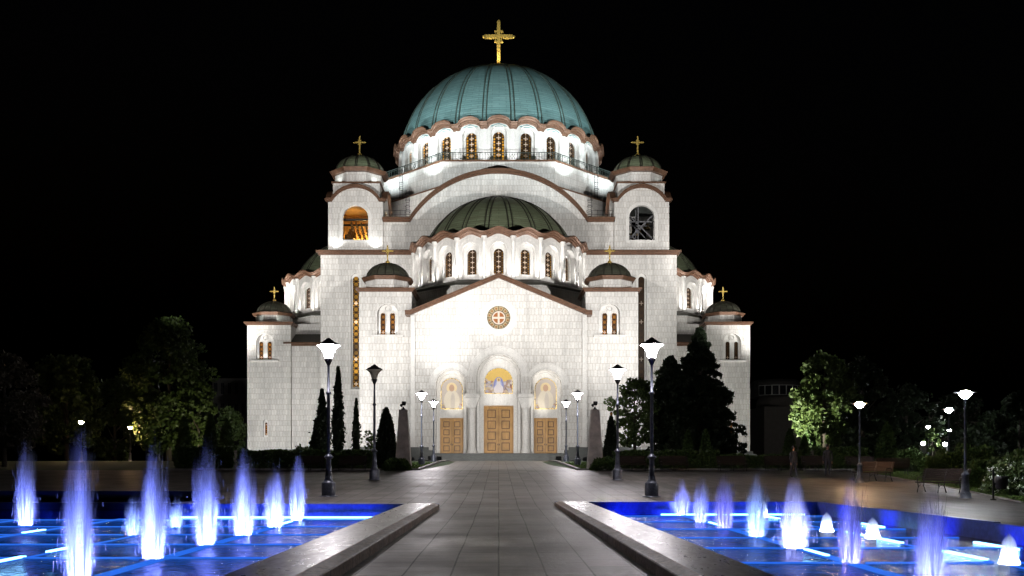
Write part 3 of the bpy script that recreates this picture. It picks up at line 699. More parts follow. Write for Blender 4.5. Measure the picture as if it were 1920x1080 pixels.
# ---- great west arch between the towers
FA = front(YT+.55)
gw = 17.6; rr = 15.96; za = 45.65; zc = za-rr
ga = [(-gw, 38.3), (-13.6, 38.3)]+[(rr*sin(t), zc+rr*cos(t)) for t in [math.asin(13.45/rr)*(-1+2*k/40) for k in range(41)]]+[(13.6, 38.3), (gw, 38.3)]
part(MB().plate([(-gw, 33.4)]+ga+[(gw, 33.4)], [], FA, 0, 4.2), 'wall', 'tile')
m = MB()
for th, pr, of in ((.3, .3, -.35), (.28, .6, -.05), (.1, .72, .23)): m.band([(a, b+of) for a, b in ga], th, FA, -pr, 4.4)
part(m, 'cornice', 'brown')
# lower and upper octagon terraces under the drum
CD = (0, YD)
octo(CD, 22.6, 33.4, 44.3, 'tile', 'drum_wall'); octo(CD, 22.75, 44.3, 44.5, 'brown', 'cornice')
octo(CD, 21.3, 44.4, 48.8, 'tile', 'drum_wall'); octo(CD, 21.55, 48.8, 49.05, 'brown', 'cornice')
m = MB(); ap = 21.45; rv = ap/cos(pi/8)
vs = [(rv*cos(pi/8+k*pi/4), YD+rv*sin(pi/8+k*pi/4)) for k in range(8)]
for k in range(8):
    a, b = Vector(vs[k]), Vector(vs[(k+1) % 8]); L = (b-a).length
    if (a.y+b.y)/2 > YD+12: continue
    for z, r in ((50.2, .06), (49.2, .035), (49.95, .03)): m.tube([(*a, z), (*b, z)], r, 4)
    n = int(L/.42)
    for i in range(n+1):
        p = a+(b-a)*i/n; big = i % 4 == 0; t = .05 if big else .025
        m.box(p.x-t, p.x+t, p.y-t, p.y+t, 49.05, 50.2)
        if i % 8 in (1, 2) and i < n:                      # lattice panels
            q = a+(b-a)*(i+1)/n; m.bar((*p, 49.2), (*q, 49.95), .03); m.bar((*p, 49.95), (*q, 49.2), .03)
part(m, 'railing', 'green_iron')
for s in (-1, 1):                                          # caged ladders and roof rails by the towers
    for xo, zb, ztp, y in ((15.9, 44.5, 48.9, 152.2), (14.0, 38.4, 42.6, 143.6)):
        x = s*xo; m = MB()
        for q in (-.25, .25): m.tube([(x+q, y, zb), (x+q, y, ztp+.9)], .045, 4)
        for k in range(int((ztp-zb)/.35)): m.tube([(x-.25, y, zb+.3+.35*k), (x+.25, y, zb+.3+.35*k)], .03, 4)
        for k in range(4):
            zz = zb+1.5+k*(ztp-zb)/4.5; m.tube([(x-.28, y, zz), (x-.4, y-.5, zz), (x, y-.8, zz), (x+.4, y-.5, zz), (x+.28, y, zz)], .03, 4)
        part(m, 'ladder', 'iron')
    m = MB()
    for z in (39.3, 39.9): m.tube([(s*13.4, YT+1.1, z), (s*17.4, YT+1.1, z)], .03, 4)
    for k in range(6): m.tube([(s*(13.4+.8*k), YT+1.1, 38.8), (s*(13.4+.8*k), YT+1.1, 39.9)], .03, 4)
    part(m, 'railing', 'iron')

# ---- drums: bays with arched windows, wavy copper cornice
def wavy(c, R0, zb, amp, kind, a0, a1, bay, Rin, thick=1.1, sc=1.0, phase=0.0):
    """wavy moulded eaves; crest at the middle of every bay"""
    prof = [(-.35, -.1), (.15, -.1), (.22, .12), (.48, .16), (.55, .42), (.85, .46), (.98, .72), (1.2, .78), (1.28, 1.0), (1.2, 1.06)]
    nb = round((a1-a0)/bay); per = 18; N = nb*per; vs = []; fs = []
    for i in range(N+1):
        t = (i/per) % 1.0-.5; 
        if kind == 'arch': h = amp*sqrt(max(0, 1-(t/.37)**2))
        else: h = amp*(.5+.5*cos(2*pi*t))
        ang = a0+(a1-a0)*i/N
        for r, z in prof: vs.append((c[0]+(R0+r*sc)*cos(ang), c[1]+(R0+r*sc)*sin(ang), zb+z*thick/1.06+h))
        vs.append((c[0]+Rin*cos(ang), c[1]+Rin*sin(ang), zb+thick+h*.55+.5))
    n = len(prof)+1
    for i in range(N):
        for k in range(n-1): fs.append((i*n+k, i*n+k+1, (i+1)*n+k+1, (i+1)*n+k))
    mi = [0 if (k % (n-1)) < n-2 else 1 for k in range(len(fs))]
    m = MB(); m.add(vs, fs); m.mi = mi
    return part(m, 'cornice', ['brown', 'roofdark'])
def bay_wall(c, Rw, ang, wid, zb, ztop, nz0, nzt, nhw, gz0, gzt, ghw, glass, trim=True):
    fn = radial(c, ang, Rw); e = wid/2
    walls.plate([(-e, zb), (e, zb), (e, ztop), (-e, ztop)], [arch(nhw, nz0, nzt-nhw, 16)], fn, 0, .55)
    inner.plate([(-e, zb), (e, zb), (e, ztop-.2), (-e, ztop-.2)], [arch(ghw, gz0, gzt-ghw, 14)], fn, .56, .8)
    if trim:
        trims.band(arcline(nhw+.02, nzt-nhw, 20, 0, nz0), .16, fn, -.07, .1)
        trims.band(arcline(nhw+.5, nzt-nhw, 20, 0, nz0), .12, fn, -.05, .1)
    window(fn, ghw, gz0, gzt-ghw, .78, glass, .09, .7, 0, -.5)
# main drum
walls, inner, trims = MB(), MB(), MB(); Rm = 17.75
for k in range(-6, 7):
    th = -pi/2+k*R(15); W = 2*Rm*tan(R(7.5))
    bay_wall(CD, Rm, th, W, 48.9, 56.5 if True else 0, 49.2, 55.75, 1.32, 49.9, 55.0, .93, 'glass_mid' if k < 1 else 'glass_dim')
    fn = radial(CD, th+R(7.5), Rm/cos(R(7.5))-.16)
    trims.plate([(-.95, 54.55), (.95, 54.55), (.95, 54.75), (-.95, 54.75)], [], fn, -.06, .2)
walls.build('drum_wall', 'marble', church); inner.build('drum_wall', 'marble', church); trims.build('window_niche', 'marble', church)
part(MB().lathe([(16.7, 48.9), (16.7, 56.4)], (0, YD, 0), 48), 'drum_wall', 'marble')
wavy(CD, Rm, 55.3, .95, 'arch', -pi/2-R(15*7.5), -pi/2+R(15*7.5), R(15), 16.6, .88, .88)
dome(CD, 17.85, 54.4, 71.7, 55.6, 24, 'teal', 'rib', phase=R(7.5), rib=.11)
cross((0, YD, 71.4), 7.6, 5.0, 1.02)
# semi-domes: west, north, south
def apse(c, ang, ks, zsh=0., pane='glass_dim'):
    global walls, inner, trims
    walls, inner, trims = MB(), MB(), MB(); Rw = 12.6; st = R(18)
    for k in ks:
        th = ang+k*st; W = 2*Rw*tan(st/2)
        bay_wall(c, Rw, th, W, 26.2, 33.2, 27.1, 32.0, 1.2, 27.65, 31.2, .7, pane)
    for k in list(ks)+[ks[-1]+1]:
        th = ang+(k-.5)*st; r = Rw/cos(st/2)+.06
        col = MB().lathe([(.34, 26.5), (.34, 26.8), (.24, 26.9), (.22, 31.9), (.3, 32.0), (.26, 32.1), (.4, 32.6), (.42, 32.75)], (c[0]+r*cos(th), c[1]+r*sin(th), 0), 12)
        part(col, 'column', 'marble', None, True)
    walls.build('apse_wall', 'marble', church); inner.build('apse_wall', 'marble', church); trims.build('window_niche', 'marble', church)
    wavy(c, Rw, 32.55, .62, 'cos', ang-R(99), ang+R(99), st, 11.2, .8, .72)
    dome(c, 12.0, 29.4, 41.3, 32.9, 10, 'olive', 'roofdark', ang-pi/2, ang+pi/2, phase=R(9), rib=.085, name='semi_dome')
    # skirt roof and octagonal base below the windows
    for rad, za_, zb_, mt, nm in ((14.3, 26.0, 26.7, 'roofdark', 'roof'), (14.1, 20.4, 26.0, 'tile', 'wall')):
        k8 = 1/cos(pi/8); part(MB().ngon(rad*k8, 8, za_, zb_, c, pi/8+ang, (12.9 if nm == 'roof' else rad)*k8), nm, mt)
    k8 = 1/cos(pi/8); part(MB().ngon(14.45*k8, 8, 25.75, 26.02, c, pi/8+ang), 'cornice', 'roofdark')
apse((0, YT+.4), -pi/2, range(-5, 6))
apse((-25.2, YD), pi, range(0, 6)); apse((25.2, YD), 0, range(-5, 1))
# ---- north and south wings with their corner turrets
for s in (-1, 1):
    yw = 150.0; x0, x1 = sorted((s*33.4, s*40.4)); cu = s*37.55; fw = front(yw)
    niche_wall(fw, x0, x1, 1.75, 23.8, [(cu, 1.4, 18.1, 22.2, [(cu+q*.68, .35, 18.09, 21.01) for q in (-1, 1)]), (cu-s*.1, .42, 5.6, 8.4, [(cu-s*.1, .2, 5.9, 8.0)])])
    part(MB().box(x0, x1, yw+.95, yw+7, 1.75, 23.7), 'wall', 'tile'); part(MB().box(x0, x0+.3, yw+.36, yw+.97, 1.75, 23.7), 'wall', 'tile'); part(MB().box(x1-.3, x1, yw+.36, yw+.97, 1.75, 23.7), 'wall', 'tile')
    lancets(fw, cu, 18.1, 21.0, 22.2, 'glass_lancet' if s < 0 else 'glass_dark', .34, .68, 1.4)
    window(fw, .19, 5.9, 7.8, .45, 'glass_lancet', .08, .5, cu-s*.1, -.3)
    cornice_box(x0, x1, yw, yw+7, 23.6)
    turret_dome((s*36.9, yw+3.5), 1.0, 24.05)
    a, b = sorted((s*26.95, s*33.38))
    part(MB().box(a, b, yw+.5, yw+6, 1.75, 20.5), 'wall', 'tile')
    part(MB().box(a-(.9 if s < 0 else 0), b+(0 if s < 0 else 0), yw+.1, yw+.9, 20.3, 20.6).box(a-(1.2 if s < 0 else 0), b, yw-.2, yw+.9, 20.6, 20.85), 'cornice', 'brown')
    m = MB(); m.add([(a, yw-.1, 20.9), (b, yw-.1, 20.9), (b, yw+3.4, 22.6), (a, yw+3.4, 22.6), (a, yw+3.4, 20.6), (b, yw+3.4, 20.6), (a, yw-.1, 20.86), (b, yw-.1, 20.86)], [(0, 1, 2, 3), (3, 2, 5, 4), (6, 4, 5, 7), (0, 3, 4, 6), (1, 7, 5, 2), (0, 6, 7, 1)])
    part(m, 'roof', 'roofdark')
    a, b = sorted((s*26.95, s*36))
    part(MB().box(a, b, yw+3.6, 182, 1.75, 24.3), 'wall', 'tile')
    part(MB().box(min(s*26.95, s*40.3), max(s*26.95, s*40.3), 157.2, 186, 1.75, 20.4), 'wall', 'tile')
# ---- the church's own floodlighting
for x, y, z, p in ((-14.36, 120.6, 18.1, 60), (14.36, 120.6, 18.1, 60), (-37.55, 150, 18.15, 60)):   # small uplights on the window sills
    for q in (-.95, 0, .95): spot('sill_light', (x+q, y-.02, z+.02), (x+q*.6, y+.33, z+2.6), p, 110, 1, (1, .98, .95), .03)
for k in range(-6, 6):                                     # uplights on the drum terrace, between the windows
    th = -pi/2+(k+.5)*R(15); r = Rm+1.15
    spot('drum_uplight', (r*cos(th), YD+r*sin(th), 49.3), ((Rm+.3)*cos(th), YD+(Rm+.3)*sin(th), 55.5), 500, 120, 1, (.95, .98, 1), .12)
def apse_lights(c, ang, ks):
    for k in ks:
        th = ang+k*R(18); r = 13.75
        spot('apse_uplight', (c[0]+r*cos(th), c[1]+r*sin(th), 26.9), (c[0]+12.5*cos(th), c[1]+12.5*sin(th), 31.5), 480, 130, 1, (1, .97, .93), .12)
apse_lights((0, YT+.4), -pi/2, [k*.5 for k in range(-10, 11)])
apse_lights((-25.2, YD), pi, [k*.5 for k in range(0, 10)]); apse_lights((25.2, YD), 0, [k*.5 for k in range(-9, 1)])
for s in (-1, 1):                                          # dome floods on the bell tower roofs, terrace floods
    spot('dome_flood', (s*24.5, 150.5, 44.6), (s*6, YD-9, 64), 14000, 75, .8, (.85, .97, 1), .3)
    spot('dome_flood', (s*13, 143.8, 46.2), (s*3, YD-9, 65), 7000, 80, .9, (.85, .97, 1), .3)
    spot('terrace_flood', (s*16.9, 144.6, 39.2), (s*10, 150.5, 47), 1500, 120, 1, (1, .98, .95), .2)
    spot('door_flood', (s*5.0, 116.7, 3.0), (s*6.0, YF+1.3, 11.9), 3600, 36, .9, (1, .93, .82), .12)
    spot('cross_light', (s*1.3, YD-1.6, 72.0), (0, YD, 76.5), 2600, 60, .8, (1, .9, .6), .1)
for x in (-24.6, -18.6):                                   # pair of uplights at the foot of the lit bell tower
    spot('tower_uplight', (x, YT-.35, 33.75), (x, YT+.25, 38), 420, 130, 1, (.95, 1, .98), .08)
for cx in (-21.65, 21.65):
    for q in (-1, 1): spot('lantern_uplight', (cx+q*3.3, YT+1.35, 44.35), (cx+q*2.4, YT+2.6, 46), 110 if cx < 0 else 18, 120, 1, (.9, 1, .96), .05)
for q in (-1, 1): spot('porch_flood', (q*2.5, 116.5, 2.9), (-q*.4, YF+1.2, 13.4), 2300, 36, .9, (1, .97, .92), .12)
for s in (-1, 1):
    for x, y in ((31.0, 155.3), (35.5, 158.2)): spot('roof_flood', (s*x, y, 25.0), (s*(x-.5), y+7, 30.5), 1500, 140, 1, (1, .98, .95), .15)
for q in (-1.9, 1.7): spot('lantern_uplight', (-36.9+q, 150.25, 24.2), (-36.9+q*.9, 151, 25.8), 45, 120, 1, (.9, 1, .93), .05)
# ================================================================== ground, plaza, pools
def zfn(dz): return lambda u, w, d: (u, w, gz(w)+dz+d)
g = MB(); ys = [-40, 0, 27.6, 36, 48.8, 62, 75.5, 89, 118, 200, 600, 1800]; 
for a, b in zip(ys, ys[1:]): pass
POOLR = [(1.82, 30.2), (2.06, 6.0), (10.6, 6.0), (10.6, 20), (10.3, 30.2)]
POOLL = [(-1.84, 28.7), (-10.2, 28.7), (-10.2, 34.2), (-27, 34.2), (-27, 6.0), (-2.08, 6.0)]
def grid_extra(x0, x1, yy, st=6): return [(x, y) for y in yy for x in np.arange(x0+.01, x1, st)]
big = [(-900, -60), (900, -60), (900, 1800), (-900, 1800)]
struct(MB().plate(big, [[(-60, -12), (60, -12), (60, 63), (-60, 63)]], zfn(-.012), 0, None, None, [(x, y) for y in (0, 27.6, 36, 48.8, 62, 75.5, 89, 118, 140, 300) for x in range(-880, 881, 80)]).build('ground', 'soil'))
plaza_out = [(-60, -12), (60, -12), (60, 27), (17.3, 27), (17.8, 31.7), (20.2, 42), (22.3, 54), (23.5, 63), (5.3, 63), (-5.3, 63), (-60, 63)]
struct(MB().plate(plaza_out, [POOLR, POOLL], zfn(0), 0, None, None, grid_extra(-58, 58, (-6, 0, 27.6, 31, 36, 42, 48.8, 55, 62))).build('plaza', 'paving'))
struct(MB().plate([(17.3, 27), (60, 27), (60, 63), (23.5, 63), (22.3, 54), (20.2, 42), (17.8, 31.7)], [], zfn(-.004), 0, None, None, grid_extra(26, 58, (27.6, 31, 36, 42, 48.8, 55, 62))).build('lawn', 'soil'))
pth = [(-5.3, 63), (5.3, 63), (5.3, 100), (9, 112), (9, 116.2), (-9, 116.2), (-9, 112), (-5.3, 100)]
struct(MB().plate(pth, [], zfn(.004), 0, None, None, [(x, y) for y in (75.5, 89, 100) for x in (-4, 0, 4)]).build('path', 'path'))
struct(MB().plate([(-45, 112.5), (-9, 112.5), (-9, 150), (-45, 150)], [], zfn(.002), 0, None).plate([(9, 112.5), (45, 112.5), (45, 150), (9, 150)], [], zfn(.002), 0, None).build('terrace', 'path'))
m = MB()
for s in (-1, 1):
    P = [(5.3, 63.2), (5.3, 100), (9, 112)]
    for (xa, ya), (xb, yb) in zip(P, P[1:]):
        n = 6
        for k in range(n):
            p = Vector((s*(xa+(xb-xa)*k/n), ya+(yb-ya)*k/n, 0)); q = Vector((s*(xa+(xb-xa)*(k+1)/n), ya+(yb-ya)*(k+1)/n, 0)); t = Vector((s*.22, 0, 0))
            vs = [(*p.xy, gz(p.y)-.1), (*(p+t).xy, gz(p.y)-.1), (*(p+t).xy, gz(p.y)+.13), (*p.xy, gz(p.y)+.13), (*q.xy, gz(q.y)-.1), (*(q+t).xy, gz(q.y)-.1), (*(q+t).xy, gz(q.y)+.13), (*q.xy, gz(q.y)+.13)]
            m.add(vs, [(0, 1, 5, 4), (1, 2, 6, 5), (2, 3, 7, 6), (3, 0, 4, 7), (0, 3, 2, 1), (4, 5, 6, 7)])
    x0, x1 = sorted((s*5.3, s*24)); m.box(x0, x1, 63.0, 63.22, gz(63)-.1, gz(63)+.12)
P = [(17.8, 31.7), (20.2, 42), (22.3, 54), (23.5, 63)]
for (xa, ya), (xb, yb) in zip(P, P[1:]): m.bar((xa, ya, gz(ya)), (xb, yb, gz(yb)), .06)
struct(m.build('kerb', 'kerb'))
WZ = -.22
def flat(u, w, d): return (u, w, d)
NOZ = []
for px, b in ((48, 985), (148, 1085), (287, 1047), (386, 1021), (457, 1003), (515, 988), (557, 976), (249, 1003), (330, 988), (398, 976), (1278, 966), (1313, 979), (1357, 990), (1418, 1006), (1490, 1028), (1595, 1055), (1745, 1094), (1430, 969), (1550, 997), (1636, 1010), (1892, 1058)):
    D_ = (EYE+.22)*FPX/(b-HY); NOZ.append((at(px, D_), D_))
def cut(a, b, mids, g):
    out = [(a, b)]
    for m_ in mids: out = [q for (u, v) in out for q in ((u, min(v, m_-g)), (max(u, m_+g), v)) if q[1]-q[0] > .1]
    return out
def gaps_x(st, x0, x1, y, z):
    for a, b in cut(x0, x1, [n[0] for n in NOZ if abs(n[1]-y) < .5], .2): st.box(a, b, y-.03, y+.03, z-.06, z+.005)
def gaps_y(st, x, wd, y0, y1, z):
    for a, b in cut(y0, y1, [n[1] for n in NOZ if abs(n[0]-x) < wd+.45], .3): st.box(x-wd, x+wd, a, b, z-.05, z-.006)
def pool(poly, label, s):
    cx = sum(p[0] for p in poly)/len(poly)
    o = empty('fountain_pool', (cx, 18, 0), label, 'pool')
    m = MB(); n = len(poly)
    for i in range(n):                                     # inner tiled walls
        a, b = Vector(poly[i]), Vector(poly[(i+1) % n])
        m.add([(*a, -1.3), (*b, -1.3), (*b, .18), (*a, .18)], [(0, 1, 2, 3)])
    inset = [(x, y) for x, y in poly]
    wall = MB(); 
    def seg(a, b, t, z0, z1):
        a, b = Vector((*a, 0)), Vector((*b, 0)); d = (b-a).normalized(); nn = Vector((-d.y, d.x, 0))*t
        c = (a+b)/2+nn/2; wall.obox((c.x, c.y, (z0+z1)/2), d*((b-a).length/2), nn/2, (0, 0, (z1-z0)/2))
    c0 = Vector((cx, 18))
    for i in range(n):
        a, b = poly[i], poly[(i+1) % n]
        mid = (Vector(a)+Vector(b))/2; d = (Vector(b)-Vector(a)).normalized(); nn = Vector((-d.y, d.x))
        sgn = 1 if nn.dot(c0-mid) < 0 else -1
        if abs(a[0]) < 2.5 and abs(b[0]) < 2.5: continue
        seg(a, b, sgn*.16, -1.35, .19 if a[1]+b[1] > 50 else .16)
    wall.build('pool_wall', 'poolwall', o)
    MB().plate(poly, [], flat, -1.35, -1.25).build('pool_floor', 'poolfloor', o)
    # polished coping along the path: broad flat top, bevelled outer strip, upright face
    ya, yb = (30.35, 6) if s > 0 else (28.85, 6)
    xo = lambda y: s*(1.82+(30.2-y)*.0105)
    prof = [(0, -.02), (0, .165), (.02, .18), (.22, .205), (1.02, .205), (1.04, .19), (1.04, -1.3)]
    def cop(profile, name, mat, par):
        m = MB(); vs = [(xo(y)+s*q, y, z) for y in (ya, yb) for q, z in profile]; k = len(profile)
        m.add(vs, [(i, i+1, k+i+1, k+i) for i in range(k-1)]+[tuple(range(k)), tuple(range(k, 2*k))[::-1]]); return m.build(name, mat, par)
    co = cop([(.22, -.02), (.22, .205), (1.02, .205), (1.04, .19), (1.04, -1.3), (.5, -1.3)], 'coping', 'granite', o)
    cop([(0, -.03), (0, .16), (.012, .175), (.219, .207), (.219, -.03)], 'edging', 'kerb_g', co)
    def tube_(*a): MB().box(*a).build('light_tube', 'led_hot', o)
    st = MB(); xa, xb = (2.95, 10.2)
    rows = [29.2, 26.3, 23.4, 20.7, 18.2, 15.5, 12.8, 10.2] if s > 0 else [27.2, 24.3, 21.6, 19.0, 16.3, 13.5, 10.9]
    if s < 0: xb = 26
    z = WZ+.02
    for y in rows:
        x0, x1 = sorted((s*xa, s*xb)); gaps_x(st, x0, x1, y, z)
    for xc, wd, tgt in ((5.85, .12, st), (8.3, .04, st), (11.2, .1, st), (14, .1, st)):
        if xc > xb: continue
        ye = rows[0]; gaps_y(tgt, s*xc, wd, 8, ye+.6, z)
    if s > 0:
        for x, y0, y1 in ((5.85, 24.3, 25.9), (5.85, 16.6, 17.8), (8.3, 21.1, 22.4), (8.3, 19.2, 20.4), (8.3, 27.6, 28.6), (8.3, 15.9, 17.6), (9.9, 17.8, 19.4), (9.9, 15.6, 17.0), (9.9, 24, 25.5)): tube_(x-.04, x+.04, y0, y1, z-.02, z+.02)
        for x0, x1, y in ((5.2, 9.8, 29.9),): tube_(x0, x1, y-.02, y+.02, z-.02, z+.02)
    else:
        for x, y0, y1 in ((-8.35, 17.3, 18.8), (-8.35, 15.2, 16.4), (-11, 16.8, 18.3), (-11.2, 22, 23), (-5.85, 25.2, 26.3)): tube_(x-.05, x+.05, y0, y1, z-.02, z+.02)
        for x0, x1, y in ((-9.9, -3.4, 28.4),): tube_(x0, x1, y-.02, y+.02, z-.02, z+.02)
    st.build('light_strip', 'led', o)
    w_ = MB().plate(poly, [], flat, WZ, None, None, ()).build('water', 'water'); struct(w_)
    return o
MT['kerb_g'] = mk_granite('honed_granite', (.34, .225, .155), .5, .3)
poolr = pool(POOLR, 'long fountain pool right of the paved path, with short frothing jets', 1)
pooll = pool(POOLL, 'wide fountain pool left of the paved path, with tall blue jets', -1)
m = MB().box(-27, -10.4, 34.2, 34.5, -.3, .42).box(-27, -10.4, 33.85, 34.2, -.3, .02); m.build('cascade_wall', 'stone_dark', pooll)
for s, x0, x1, y in ((-1, -9.8, -3.6, 27.9), (1, 3.4, 10, 29.5)):     # blue lamps under water along the far walls
    for k in range(5):
        x = x0+(x1-x0)*(k+.5)/5; spot('pool_lamp', (x, y-.2, -.62), (x, y+.9, .05), 600, 80, 1, (.02, .06, 1), .08)
for y in (13, 16, 19, 22, 25, 28): spot('pool_lamp', (9.7, y, -.62), (10.5, y, .1), 600, 80, 1, (.02, .06, 1), .08)
for x in (-13, -17, -21): spot('pool_lamp', (x, 33, -.62), (x, 33.9, .1), 150, 150, 1, (.02, .07, 1), .08)

# ---- jets
JK = 50.0
def jet(px, base, top, wpx, label, kind='tall', power=None, col=(.16, .2, 1.0), n=None, faint=None, group='fountain jets'):
    D = (EYE-WZ)*FPX/(base-HY); x = at(px, D); h = zt(top, D)-WZ; w = wpx*D/FPX/2
    o = empty('fountain_jet', (x, D, WZ), label, 'fountain jet', group)
    m = MB(); r = random
    def strand(pts, r0, r1):
        k = len(pts); m.tube(pts, [r0+(r1-r0)*i/(k-1) for i in range(k)], 3, False)
    if kind == 'tall':
        noz = 7
        for q in range(noz):
            a = 2*pi*q/noz+r.random(); rj = w*.62; nx, ny = rj*cos(a), rj*sin(a)*.9
            hq = h*(1 if q == 0 else r.uniform(.5, .95))
            for k in range((n or 34)):
                t = r.random(); hh = hq*(1-.5*t**2.2)*r.uniform(.9, 1.04); dr = w*.55*r.gauss(0, .55); dt = w*.55*r.gauss(0, .55); br = r.uniform(.1, .5)
                pts = []
                for i in range(9):
                    u = i/8; pts.append((nx*(1+br*u)+dr*u**1.4+r.gauss(0, .004), ny*(1+br*u)+dt*u**1.4+r.gauss(0, .004), hh*u))
                strand(pts, .011, .003)
            for k in range(70):                            # drops falling back round the column
                hh = hq*r.uniform(.1, .95); b = r.uniform(0, 2*pi); ro = w*min(1.3, abs(r.gauss(0, .7)))*(1.25-.5*hh/h); L = r.uniform(.02, .16)
                strand([(nx+ro*cos(b), ny+ro*sin(b), hh), (nx+ro*1.03*cos(b), ny+ro*1.03*sin(b), max(0, hh-L))], .0045, .003)
            for k in range(5):                             # stray drops thrown above the crown
                hh = hq*r.uniform(1.0, 1.28); b = r.uniform(0, 2*pi); ro = w*r.uniform(0, .5)
                strand([(nx+ro*cos(b), ny+ro*sin(b), hh*.86), (nx+ro*cos(b)*1.1, ny+ro*sin(b)*1.1, hh)], .003, .0015)
    else:
        for k in range(n or 60):                          # low bell of froth
            b = r.uniform(0, 2*pi); q = r.random(); hh = h*(1-.35*q*q)*r.uniform(.85, 1.05); ro = w*(.35+.65*q)*r.uniform(.7, 1.05)
            pts = [(ro*(.15+.85*u**.6)*cos(b)*(1+.5*max(0, u-.85)/.15), ro*(.15+.85*u**.6)*sin(b)*(1+.5*max(0, u-.85)/.15), hh*(1-u**1.7)) for u in (0, .2, .45, .7, .88, 1)]
            strand(pts, .004, .009)
    b = m.build('water_column', 'spray', o, False, False)
    if kind == 'tall': MB().lathe([(.001, .0), (w*2.1, .0), (w*2.1, h*1.12), (.001, h*1.12)], (0, 0, 0), 16).build('mist', 'mist', o, False, False)
    else: MB().lathe([(.001, .0), (w*1.5, .0), (w*1.15, h*.2), (w*1.0, h*.5), (w*.85, h*.8), (w*.5, h*1.02), (.001, h*1.1)], (0, 0, 0), 16).build('mist', 'froth', o, False, False)
    MB().lathe([(w*1.2, -.06), (w*1.25, -.02), (w*1.2, .0), (w*1.14, -.06)], (0, 0, 0), 18).build('nozzle_ring', 'steel', o, True, False)
    dep = .8 if kind == 'tall' else .3
    P = power or (900 if kind == 'tall' else 260)
    hw = math.degrees(math.atan((w*1.3+.05)/dep))
    spot('jet_lamp', (x, D, WZ-dep), (x, D, 3), P*JK, min(140, 2*hw+6), .25, col, .05)
    return o
LJ = [(48, 985, 842, 26, 'slim jet at the far left, standing apart from the others'), (148, 1085, 832, 44, 'tallest and nearest blue jet of the left pool, with a double crown'),
      (287, 1047, 856, 40, 'broad blue jet second from the near end of the left row'), (386, 1021, 842, 36, 'broad blue jet third from the near end of the left row'),
      (457, 1003, 858, 34, 'white based jet fourth from the near end of the left row'), (515, 988, 884, 30, 'lower pointed jet next to last in the left row'),
      (557, 976, 868, 24, 'farthest jet of the left row, beside the blue pool wall')]
for a in LJ: jet(*a, group='tall jets of the left pool', col=(.29, .32, 1.0))
for px, b, t, wd, lb in ((249, 1003, 938, 22, 'short twin jet behind the second tall jet of the left pool'), (330, 988, 936, 20, 'short jet between the second and third tall jets of the left pool'), (398, 976, 930, 18, 'short jet partly hidden behind the third tall jet of the left pool')):
    jet(px, b, t, wd, lb, power=330, col=(.32, .42, 1), n=16, group='short jets of the left pool')
RJ = [(1278, 966, 905, 24, 'farthest jet of the right row, nearest the path'), (1313, 979, 902, 24, 'second farthest jet of the right row'), (1357, 990, 898, 30, 'violet jet third from the far end of the right row'),
      (1418, 1006, 899, 30, 'bluish white jet fourth from the far end of the right row'), (1490, 1028, 910, 42, 'bright white based jet in the middle of the right row'), (1595, 1055, 912, 38, 'violet jet next to nearest in the right row'), (1745, 1094, 930, 48, 'nearest and widest jet of the right row')]
for i, a in enumerate(RJ): jet(*a, group='frothing jets of the right pool', col=((.3, .3, 1.), (.32, .34, 1.), (.26, .22, 1.), (.36, .5, 1.), (.55, .52, 1.), (.28, .25, 1.), (.28, .28, 1.))[i], power=(330, 320, 250, 420, 620, 270, 300)[i])
for px, b, t, wd, lb in ((1430, 969, 938, 16, 'tiny white bell fountain half hidden behind the bluish white jet'), (1550, 997, 962, 20, 'small white bell fountain left of the next to nearest jet'), (1636, 1010, 972, 22, 'small white bell fountain right of the next to nearest jet'), (1892, 1058, 1003, 28, 'small white bell fountain at the far right')):
    jet(px, b, t, wd, lb, kind='bell', col=(.75, .8, 1), power=150, group='small bell fountains of the right pool')

# ================================================================== lamps
def lantern_lamp(lit):
    o = empty('street_lamp', (0, 0, 0), '', 'street lamp')
    MB().lathe([(.36, -.05), (.36, .02), (.27, .03), (.265, .06), (.265, .5), (.25, .54), (.19, .57), (.17, .62), (.135, .7), (.15, .78), (.12, .8), (.095, 1.42), (.12, 1.45), (.165, 1.48), (.165, 1.53), (.12, 1.56), (.075, 1.62)], (0, 0, 0), 20).build('pedestal', 'lampmetal', o, True, False)
    MB().lathe([(.07, 1.6), (.062, 3.88), (.1, 3.9), (.1, 3.98), (.055, 4.0), (.045, 5.02), (.06, 5.04)], (0, 0, 0), 14).build('pole', 'lampmetal', o, True, False)
    h = empty_part('lantern', o)
    MB().lathe([(.05, 5.0), (.1, 5.1), (.13, 5.16), (.15, 5.24), (.15, 5.27), (.02, 5.28)], (0, 0, 0), 16).build('collar', 'capmetal', h, True, False)
    MB().lathe([(.125, 5.27), (.16, 5.36), (.19, 5.48), (.25, 5.6), (.33, 5.69), (.42, 5.75), (.42, 5.755)], (0, 0, 0), 24).build('glass', 'glow_white' if lit else 'frosted', h, True, False)
    MB().lathe([(.45, 5.755), (.44, 5.775), (.32, 5.86), (.2, 5.91), (.19, 5.94), (.11, 5.98), (.1, 6.0), (.04, 6.04), (.001, 6.05)], (0, 0, 0), 24).build('cap', 'capmetal', h, True, False)
    return o
def empty_part(name, parent):
    m = MB().lathe([(.006, 5.25), (.006, 5.95)], (0, 0, 0), 6); return m.build(name, 'iron', parent, False, False)
lit = lantern_lamp(True); unlit = lantern_lamp(False); used = set()
